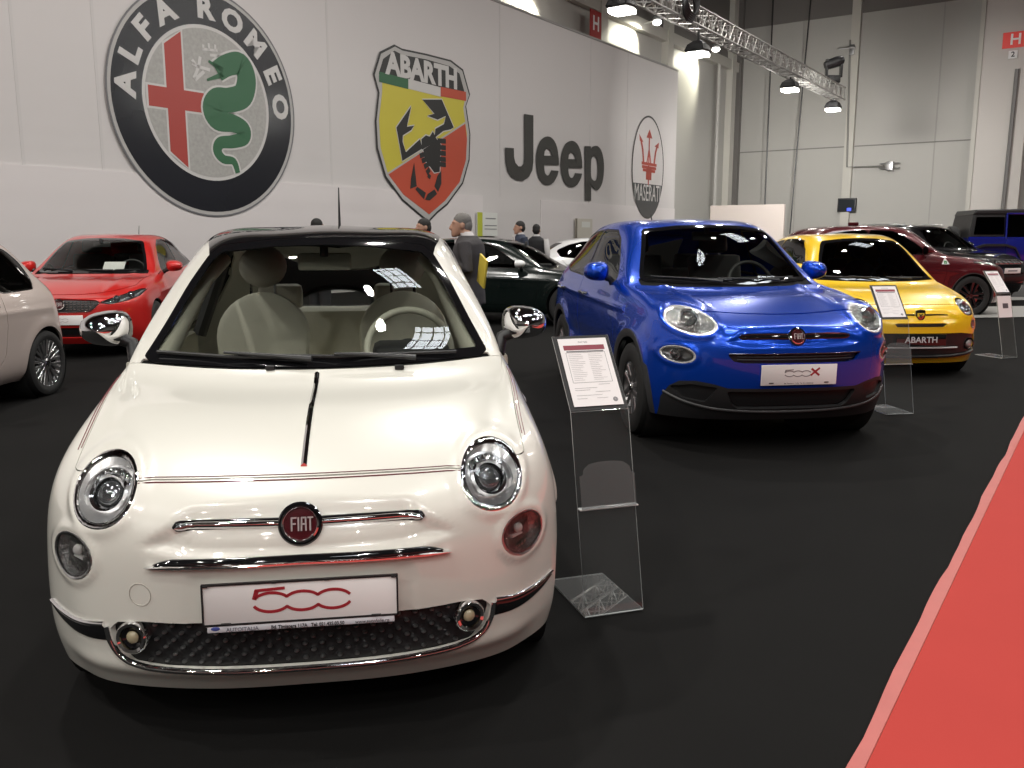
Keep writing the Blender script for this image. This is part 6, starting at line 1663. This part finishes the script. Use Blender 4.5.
text('MASERATI', 1.0, pale_s, 'oval_lettering', ov, at(.017) @ Matrix.Translation((oc[0], z3(803, 532)[1], 0)), width=ox * 1.62, depth=.004)
# posters and signs low on the banner
def board(name, x0, y0, x1, y1, m, label, strips=(), cat='poster'):
    a, b = wp(x0, y1, WALLN + .1), wp(x1, y0, WALLN + .1); M = frame(hp(WALLN + .1, (a[0] + b[0]) / 2, (a[1] + b[1]) / 2), U, Z); w, h = b[0] - a[0], b[1] - a[1]
    o = MB().box((0, 0, 0), (w, h, .04), M, bev=.005).build(name, m, None, smooth=False); tag(o, label, cat)
    for (cx_, cy_, sw, sh_, mm, nm) in strips: MB().box((cx_ * w, cy_ * h, .024), (sw * w, sh_ * h, .008), M).build(nm, mm, o, smooth=False)
    return o
lime = mat('lime_print', (.46, .50, .05), rough=.5); pw = mat('poster_white', (.66, .67, .64), rough=.5)
board('wall_sign', 477, 213, 497, 236, pw, 'white sign with a lime strip on the banner behind the grey-haired man', [(-.38, 0, .24, 1, lime, 'sign_strip'), (.15, .25, .5, .05, GREYINK, 'sign_line'), (.15, -.05, .6, .04, GREYINK, 'sign_line'), (.15, -.2, .6, .04, GREYINK, 'sign_line')], 'sign')
board('framed_poster', 575, 219, 592, 238, mat('poster_beige', (.55, .52, .46), rough=.5), 'beige framed poster on the banner below the black wordmark', [(-.46, 0, .10, 1, mat('frame_brown', (.16, .14, .11), rough=.6), 'frame_edge'), (.1, .2, .5, .3, pw, 'poster_panel')])
# ------------------------------------------------------------------ hall signs, truss, floodlights, fittings
def sign(name, cx_, cz, w, h, plane, m, label, txt, tm, size, cat='sign', extra=None):
    o0 = plane(cx_, cz); M = frame(o0, plane.x, Z)
    o = MB().box((0, 0, 0), (w, h, .05), M, bev=.01).build(name, m, None, smooth=False); tag(o, label, cat)
    text(txt, size, tm, 'sign_letter', o, M @ Matrix.Translation((0, 0, .028)), depth=.006, bold=size * .02)
    return o
class BackPlane:
    x = NV
    def __call__(s, n, z): return hp(n, BACKU - .9, z)
class SidePlane:
    x = U
    def __call__(s, u, z): return hp(SIDEN + .6, u, z)
sred = mat('sign_red', (.62, .05, .04), rough=.4, emit=(.62, .05, .04), es=.25); swh = mat('sign_white', (.80, .80, .80), rough=.4)
a, b = bpt(1002, 49, BACKU - .9), bpt(1030, 30, BACKU - .9)
sign('hall_sign', (a[0] + b[0]) / 2, (a[1] + b[1]) / 2, b[0] - a[0], b[1] - a[1], BackPlane(), sred, 'red sign with white letter H high on the right column', 'H', swh, (b[1] - a[1]) * .95)
a, b = bpt(1008, 59, BACKU - .9), bpt(1018, 50, BACKU - .9)
sign('number_sign', (a[0] + b[0]) / 2, (a[1] + b[1]) / 2, b[0] - a[0], b[1] - a[1], BackPlane(), swh, 'small white number 2 sign under the red H sign', '2', BLACKINK, (b[1] - a[1]) * .9)
a, b = wp(590, 36, SIDEN + .6), wp(601, 13, SIDEN + .6)
sign('hall_sign', (a[0] + b[0]) / 2, (a[1] + b[1]) / 2, b[0] - a[0], b[1] - a[1], SidePlane(), mat('sign_red_dim', (.34, .025, .025), rough=.4), 'dark red letter H sign above the banner top edge', 'H', swh, (b[1] - a[1]) * .75)
# truss: parallel to the banner
TN = -9.0
def tp(px, py): 
    c, s = math.cos(math.radians(9.45)), math.sin(math.radians(9.45)); a, b = (px - 512) / 875, (py - 384) / 875
    d = Vector((a, c - s * b, -s - c * b)); o = Vector((0, 0, 1.426)); t = (TN - o.dot(NV)) / d.dot(NV); p = o + d * t
    return p.dot(U), p.z
u1, zt_ = tp(842, 102); TZ = zt_ + .22; u0 = 8.0
tr = thing('lighting_truss', 'silver lighting truss hanging above the cars along the banner', 'truss', hp(TN, u0, TZ), 0)
alu = mat('truss_aluminium', (.48, .47, .45), rough=.35, metal=.8)
bay = .6; hs = .21; nb = int((u1 - u0) / bay)
tm = MB(); LU = lambda n, u, z: tuple(NV * n + U * u + Z * z)
for s in (1, -1):
    for t in (1, -1): tm.tube([LU(s * hs, 0, t * hs), LU(s * hs, bay, t * hs)], .028, 6)
for s in (1, -1):
    tm.tube([LU(s * hs, 0, -hs), LU(s * hs, bay / 2, hs)], .016, 5); tm.tube([LU(s * hs, bay / 2, hs), LU(s * hs, bay, -hs)], .016, 5)
    tm.tube([LU(-hs, 0, s * hs), LU(hs, bay / 2, s * hs)], .016, 5); tm.tube([LU(hs, bay / 2, s * hs), LU(-hs, bay, s * hs)], .016, 5)
    tm.tube([LU(s * hs, 0, -hs), LU(s * hs, 0, hs)], .016, 5)
first = tm.build('truss_bay', alu, tr)
for i in range(1, nb):
    c = first.copy(); C.objects.link(c); c.parent = tr; c.location = U * (i * bay)
lampglow = mat('flood_glow', (1, 1, 1), rough=.4, emit=(1., .97, .90), es=14)
def floodlight(px, py, label, n=TN, s=.5):
    u, z = tp(px, py)
    f = thing('floodlight', label, 'floodlight', hp(n, u, z), 0, None)
    q = MB().rings([[tuple(NV * (a * k) + U * (b * k) + Z * h) for a, b in ((-.5, -.55), (.5, -.55), (.6, 0), (.5, .55), (-.5, .55), (-.6, 0))] for k, h in ((s * .92, -.02), (s * 1.0, .02), (s * .80, .16), (s * .35, .26))])
    q.build('lamp_housing', BLACKPLAS, f, angle=20)
    MB().rings([[tuple(NV * (a * s * .86) + U * (b * s * .86) + Z * h) for a, b in ((-.5, -.55), (.5, -.55), (.6, 0), (.5, .55), (-.5, .55), (-.6, 0))] for h in (-.10, -.03)]).build('lamp_glass', lampglow, f, smooth=False)
    MB().tube([tuple(Z * .2), tuple(Z * max(.22, (TZ - z) - hs - .04))], .03, 6).build('yoke', BLACKPLAS, f)
    return hp(n, u, z)
FL = []
for px, py, lb in ((622, 8, 'floodlight nearest the camera under the truss, beside the dark red H sign'), (698, 52, 'second lit floodlight under the truss, against the bright side wall'), (790, 88, 'third lit floodlight under the truss, against the back wall'), (833, 108, 'last lit floodlight at the far end of the truss')):
    FL.append(floodlight(px, py, lb))
# moving head on the truss end
u, z = tp(833, 84); mh = thing('moving_head_light', 'black moving head spotlight standing on the far truss end', 'spotlight', hp(TN, u, TZ + .26), 0)
MB().box((0, 0, .10), (.40, .40, .20), bev=.03).build('base', BLACKPLAS, mh)
MB().box((-.26, 0, .52), (.07, .2, .64), bev=.02).box((.26, 0, .52), (.07, .2, .64), bev=.02).box((0, 0, .24), (.56, .22, .08), bev=.02).build('yoke', BLACKPLAS, mh)
MB().lathe([(.001, -.34), (.14, -.34), (.17, -.2), (.19, .1), (.16, .3), (.12, .34), (.001, .34)], 20, Matrix.Translation((0, 0, .72)) @ Matrix.Rotation(math.radians(70), 4, 'Y')).build('lamp_head', BLACKPLAS, mh)
# black clamps of cable hanging on the truss
for px, lb in ((677, 'bundle of black cable hung on the nearer part of the truss'),):
    u, z = tp(px, 20); o = MB()
    for k in range(5):
        P = [tuple(hp(TN + .30, u + .35 * math.cos(a) + .05 * k, TZ + .05 * k + .30 * math.sin(a))) for a in np.linspace(0, 2 * PI, 14)[:-1]]
        o.tube(P, .035, 6, closed=True)
    tag(o.build('cable_bundle', BLACKPLAS, None), lb, 'cable')
# two slack cables before the back wall
for (x0, x1, lb) in ((773, 765, 'thin black cable hanging before the back wall, nearer the corner'), (812, 790, 'thin black cable hanging before the back wall, right of the other cable')):
    n0_, z0_ = bpt(x0, 0, BACKU - 1.5); n1_, z1_ = bpt(x1, 212, BACKU - 1.5); P = []
    for k in range(13):
        t = k / 12; P.append(tuple(hp(n0_ + (n1_ - n0_) * (t + .10 * math.sin(PI * t) * .5), BACKU - 1.5, 15 + (max(0.02, z1_ - 2.6) - 15) * t)))
    tag(MB().tube(P, .035, 6).build('hanging_cable', BLACKPLAS, None), lb, 'cable')
# conduit with a small camera bracket, monitor
def back(px, py, d=.4): n_, z_ = bpt(px, py, BACKU - d); return hp(n_, BACKU - d, z_)
o = MB().tube([back(850, 40), back(847, 167), back(884, 166)], .05, 6).build('wall_conduit', mat('conduit_grey', (.22, .215, .20), rough=.5), None); tag(o, 'thin grey conduit bending right along the back wall', 'conduit')
bx = thing('wall_bracket', 'small grey bracket at the end of the wall conduit', 'bracket', back(890, 166), -HA)
MB().box((0, 0, 0), (.35, .25, .45), bev=.04).build('bracket_body', SATIN, bx); MB().tube([(-.5, -.1, .12), (.5, -.1, .12)], .03, 6).tube([(-.5, -.1, -.12), (.5, -.1, -.12)], .03, 6).build('bracket_arm', SATIN, bx)
o = thing('wall_bracket', 'small grey bracket high on the back wall beside the column', 'bracket', back(852, 50), -HA)
MB().box((0, 0, 0), (.25, .2, .5), bev=.04).build('bracket_body', SATIN, o); MB().tube([(-.7, -.1, .1), (.2, -.1, .1)], .04, 6).build('bracket_arm', SATIN, o)
mo = thing('monitor', 'black wall monitor with a small blue light above the yellow car', 'monitor', back(847, 205, .3), -HA)
w_ = .95; MB().box((0, 0, 0), (w_, .18, .72), bev=.03).build('housing', BLACKPLAS, mo); MB().box((0, -.095, .0), (w_ * .86, .01, .56)).build('screen', mat('screen_dark', (.02, .025, .03), rough=.15), mo)
MB().box((.14, -.11, -.24), (.22, .03, .16), bev=.02).build('blue_light', mat('blue_led', (.05, .08, .6), emit=(.06, .10, 1.), es=1.2), mo)
MB().box((0, .16, 0), (.2, .2, .2)).build('mount', BLACKPLAS, mo)
# vertical pipes on the columns
n_, z_ = bpt(1012, 100, BACKU - .95)
o = MB().tube([tuple(hp(n_, BACKU - .95, .0)), tuple(hp(n_ + .1, BACKU - .95, 9.3))], .10, 8); 
tag(o.build('drain_pipe', mat('pipe_grey', (.20, .195, .19), rough=.4), None), 'grey vertical pipe on the right column below the H sign', 'pipe')
u, z = wp(719, 80, SIDEN + .5)
tag(MB().tube([tuple(hp(SIDEN + .5, u, 0)), tuple(hp(SIDEN + .5, u, 10.5))], .09, 8).build('drain_pipe', mat('pipe_pale', (.42, .41, .39), rough=.4), None), 'pale vertical pipe on the side wall beside the banner end', 'pipe')
# wall washers behind the banner top
WW = []
for px, py, lb in ((560, -6, 'lit wall lamp above the banner, left of the dark red H sign'), (657, 22, 'lit wall lamp on the column behind the banner'), (716, 49, 'lit wall lamp beside the pale wall pipe')):
    u, z = wp(px, py, SIDEN + 1.0); o = thing('wall_lamp', lb, 'lamp', hp(SIDEN + 1.0, u, z), 0)
    MB().box((0, 0, .12), (.35, .35, .18), bev=.04).tube([tuple(-NV * .6), (0, 0, .1)], .04, 6).build('lamp_housing', SATIN, o)
    MB().ball((0, 0, -.02), (.20, .20, .12), 14, 8).build('lamp_glass', lampglow, o)
    WW.append(hp(SIDEN + 1.0, u, z))
for p in WW:
    l = bpy.data.lights.new('wall_lamp_light', 'SPOT'); l.energy = 900; l.spot_size = math.radians(95); l.spot_blend = .6; l.shadow_soft_size = .15; l.color = (1, .97, .78)
    o = bpy.data.objects.new('wall_lamp_light', l); C.objects.link(o); o.location = p - Z * .18
    o.rotation_euler = (-NV * 1.0 - U * .8 - Z * .9).to_track_quat('-Z', 'Y').to_euler()
for i, p in enumerate(FL):
    area('floodlight_light', p - Z * .15, p - Z * 5 - NV * 1.5 if i < 2 else hp(-15, 50, 5), 60 if i < 2 else 650, .4, .4, (1, .97, .92), 180 if i < 2 else 110)
# ------------------------------------------------------------------ what stands in the hall
WHITE = (-.576, 2.272, math.radians(8.73))
white_500(WHITE)
blue_crossover((1.868, 5.652, math.radians(8.0)))
yellow_hatch((4.18, 8.9, math.radians(3)))
pearl_hatch((-5.15, 4.95, math.radians(-2)))
red_hatch((-5.31, 10.26, math.radians(8.7)))
side_car((2.08, 14.9, math.radians(78)), 'near-black sedan in side view behind the man in the charcoal suit', B_DK, (1.02, 1.06, .965), 'wg', .34, .25, 10, 'twin', DARKCHROME, TINT, sedan_extra, trim=CHROME)
side_car((4.5, 19.6, math.radians(86)), 'white hatchback in side view behind the near-black sedan', B_WH, (.96, .94, .97), 'wm', .31, .22, 5, 'five', SATIN, DARKTINT, white_extra)
side_car((9.41, 17.35, math.radians(95)), 'dark red crossover behind the yellow hatchback, white triangle on its fender', B_RED, (1.06, 1.10, 1.047), 'ws', .37, .265, 5, 'five', BLACKGLOSS, DARKTINT, suv_red_extra, base='X')
side_car((10.95, 19.3, math.radians(25)), 'black off-road wagon with slotted grille behind the dark red crossover', B_BK, (1.08, 1.13, 1.10), 'wgc', .38, .27, 5, 'five', DARKCHROME, TINT, suv_black_extra, base='X')
m = MB(); m.box((0, 0, .14), (2.2, 4.4, .28), Matrix.Translation((13.45, 22.4, 0)) @ Matrix.Rotation(math.radians(80), 4, 'Z'), bev=.03)
o = m.build('display_plinth', mat('plinth_grey', (.12, .12, .12), rough=.6), None); tag(o, 'low grey display plinth under the blue boxy off-roader', 'plinth')
boxy_offroader((15.55, 22.05, math.radians(80)), .285)
# stands
def place_stand(p0, p1, label, **k):
    d = Vector((p1[0] - p0[0], p1[1] - p0[1], 0)); return price_stand((p0[0], p0[1], 0), math.atan2(d.y, d.x), label, w=.243, **k)
place_stand((.277, 3.131), (.50, 3.204), 'clear acrylic price stand between the white car and the blue crossover')
place_stand((3.056, 7.014), (3.337, 7.055), 'clear acrylic price stand in front of the yellow hatchback')
place_stand((5.88, 10.40), (6.107, 10.49), 'clear acrylic price stand farthest right beside the dark red crossover', variant=2)
# visitors
person('grey-haired man in a charcoal suit facing left behind the white car', (-.44, 8.95, 0), math.radians(-108), 1.70, .07, (.040, .036, .038), hair=(.16, .15, .14), stout=1.2, head_yaw=28,
       left=[(.20, .02, 1.41), (.27, .10, 1.15), (.12, -.16, 1.20)], right=[(-.20, .01, 1.41), (-.25, -.02, 1.14), (-.05, -.22, 1.18)])
person('man in a navy suit facing left beyond the near-black sedan', (.15, 17.0, 0), math.radians(-70), 1.76, 0, (.028, .036, .06), hair=(.02, .018, .017))
person('person in a black vest seen from behind, beside the man in navy', (.50, 18.2, 0), math.radians(170), 1.72, 0, (.02, .02, .02), vest=True, hair=(.012, .011, .01), shirt=(.6, .58, .58))
person('dark-haired person half hidden behind the white car roof, next to the grey-haired man', (-1.19, 12.0, 0), math.radians(-60), 1.70, 0, (.03, .03, .035), hair=(.02, .018, .017))
person('dark-haired person whose head shows above the white car roof near its antenna', (-2.85, 13.0, 0), math.radians(150), 1.72, 0, (.03, .03, .035), hair=(.012, .011, .01))
# folder under the first man's arm
f = MB().box((0, 0, 0), (.02, .20, .29), Matrix.Translation((-.29, 8.64, 1.11)) @ Matrix.Rotation(math.radians(22), 4, 'Z') @ Matrix.Rotation(math.radians(20), 4, 'X'), bev=.004).build('document_folder', mat('folder_yellow', (.62, .48, .06), rough=.5), None)
tag(f, 'yellow document folder held under the arm of the man in charcoal', 'folder')
# ------------------------------------------------------------------ camera
cam_d = bpy.data.cameras.new('camera'); cam = bpy.data.objects.new('camera', cam_d); C.objects.link(cam)
cam_d.sensor_fit = 'HORIZONTAL'; cam_d.sensor_width = 36; cam_d.lens = 875 / 1024 * 36; cam_d.clip_end = 300; cam_d.clip_start = .05
cam.location = (0, 0, 1.426); cam.rotation_euler = (math.radians(90 - 9.45), 0, 0)
bpy.context.scene.camera = cam
vs = bpy.context.scene.view_settings
vs.view_transform = 'Standard'; vs.look = 'None'; vs.exposure = 0; vs.gamma = 1; vs.use_curve_mapping = False
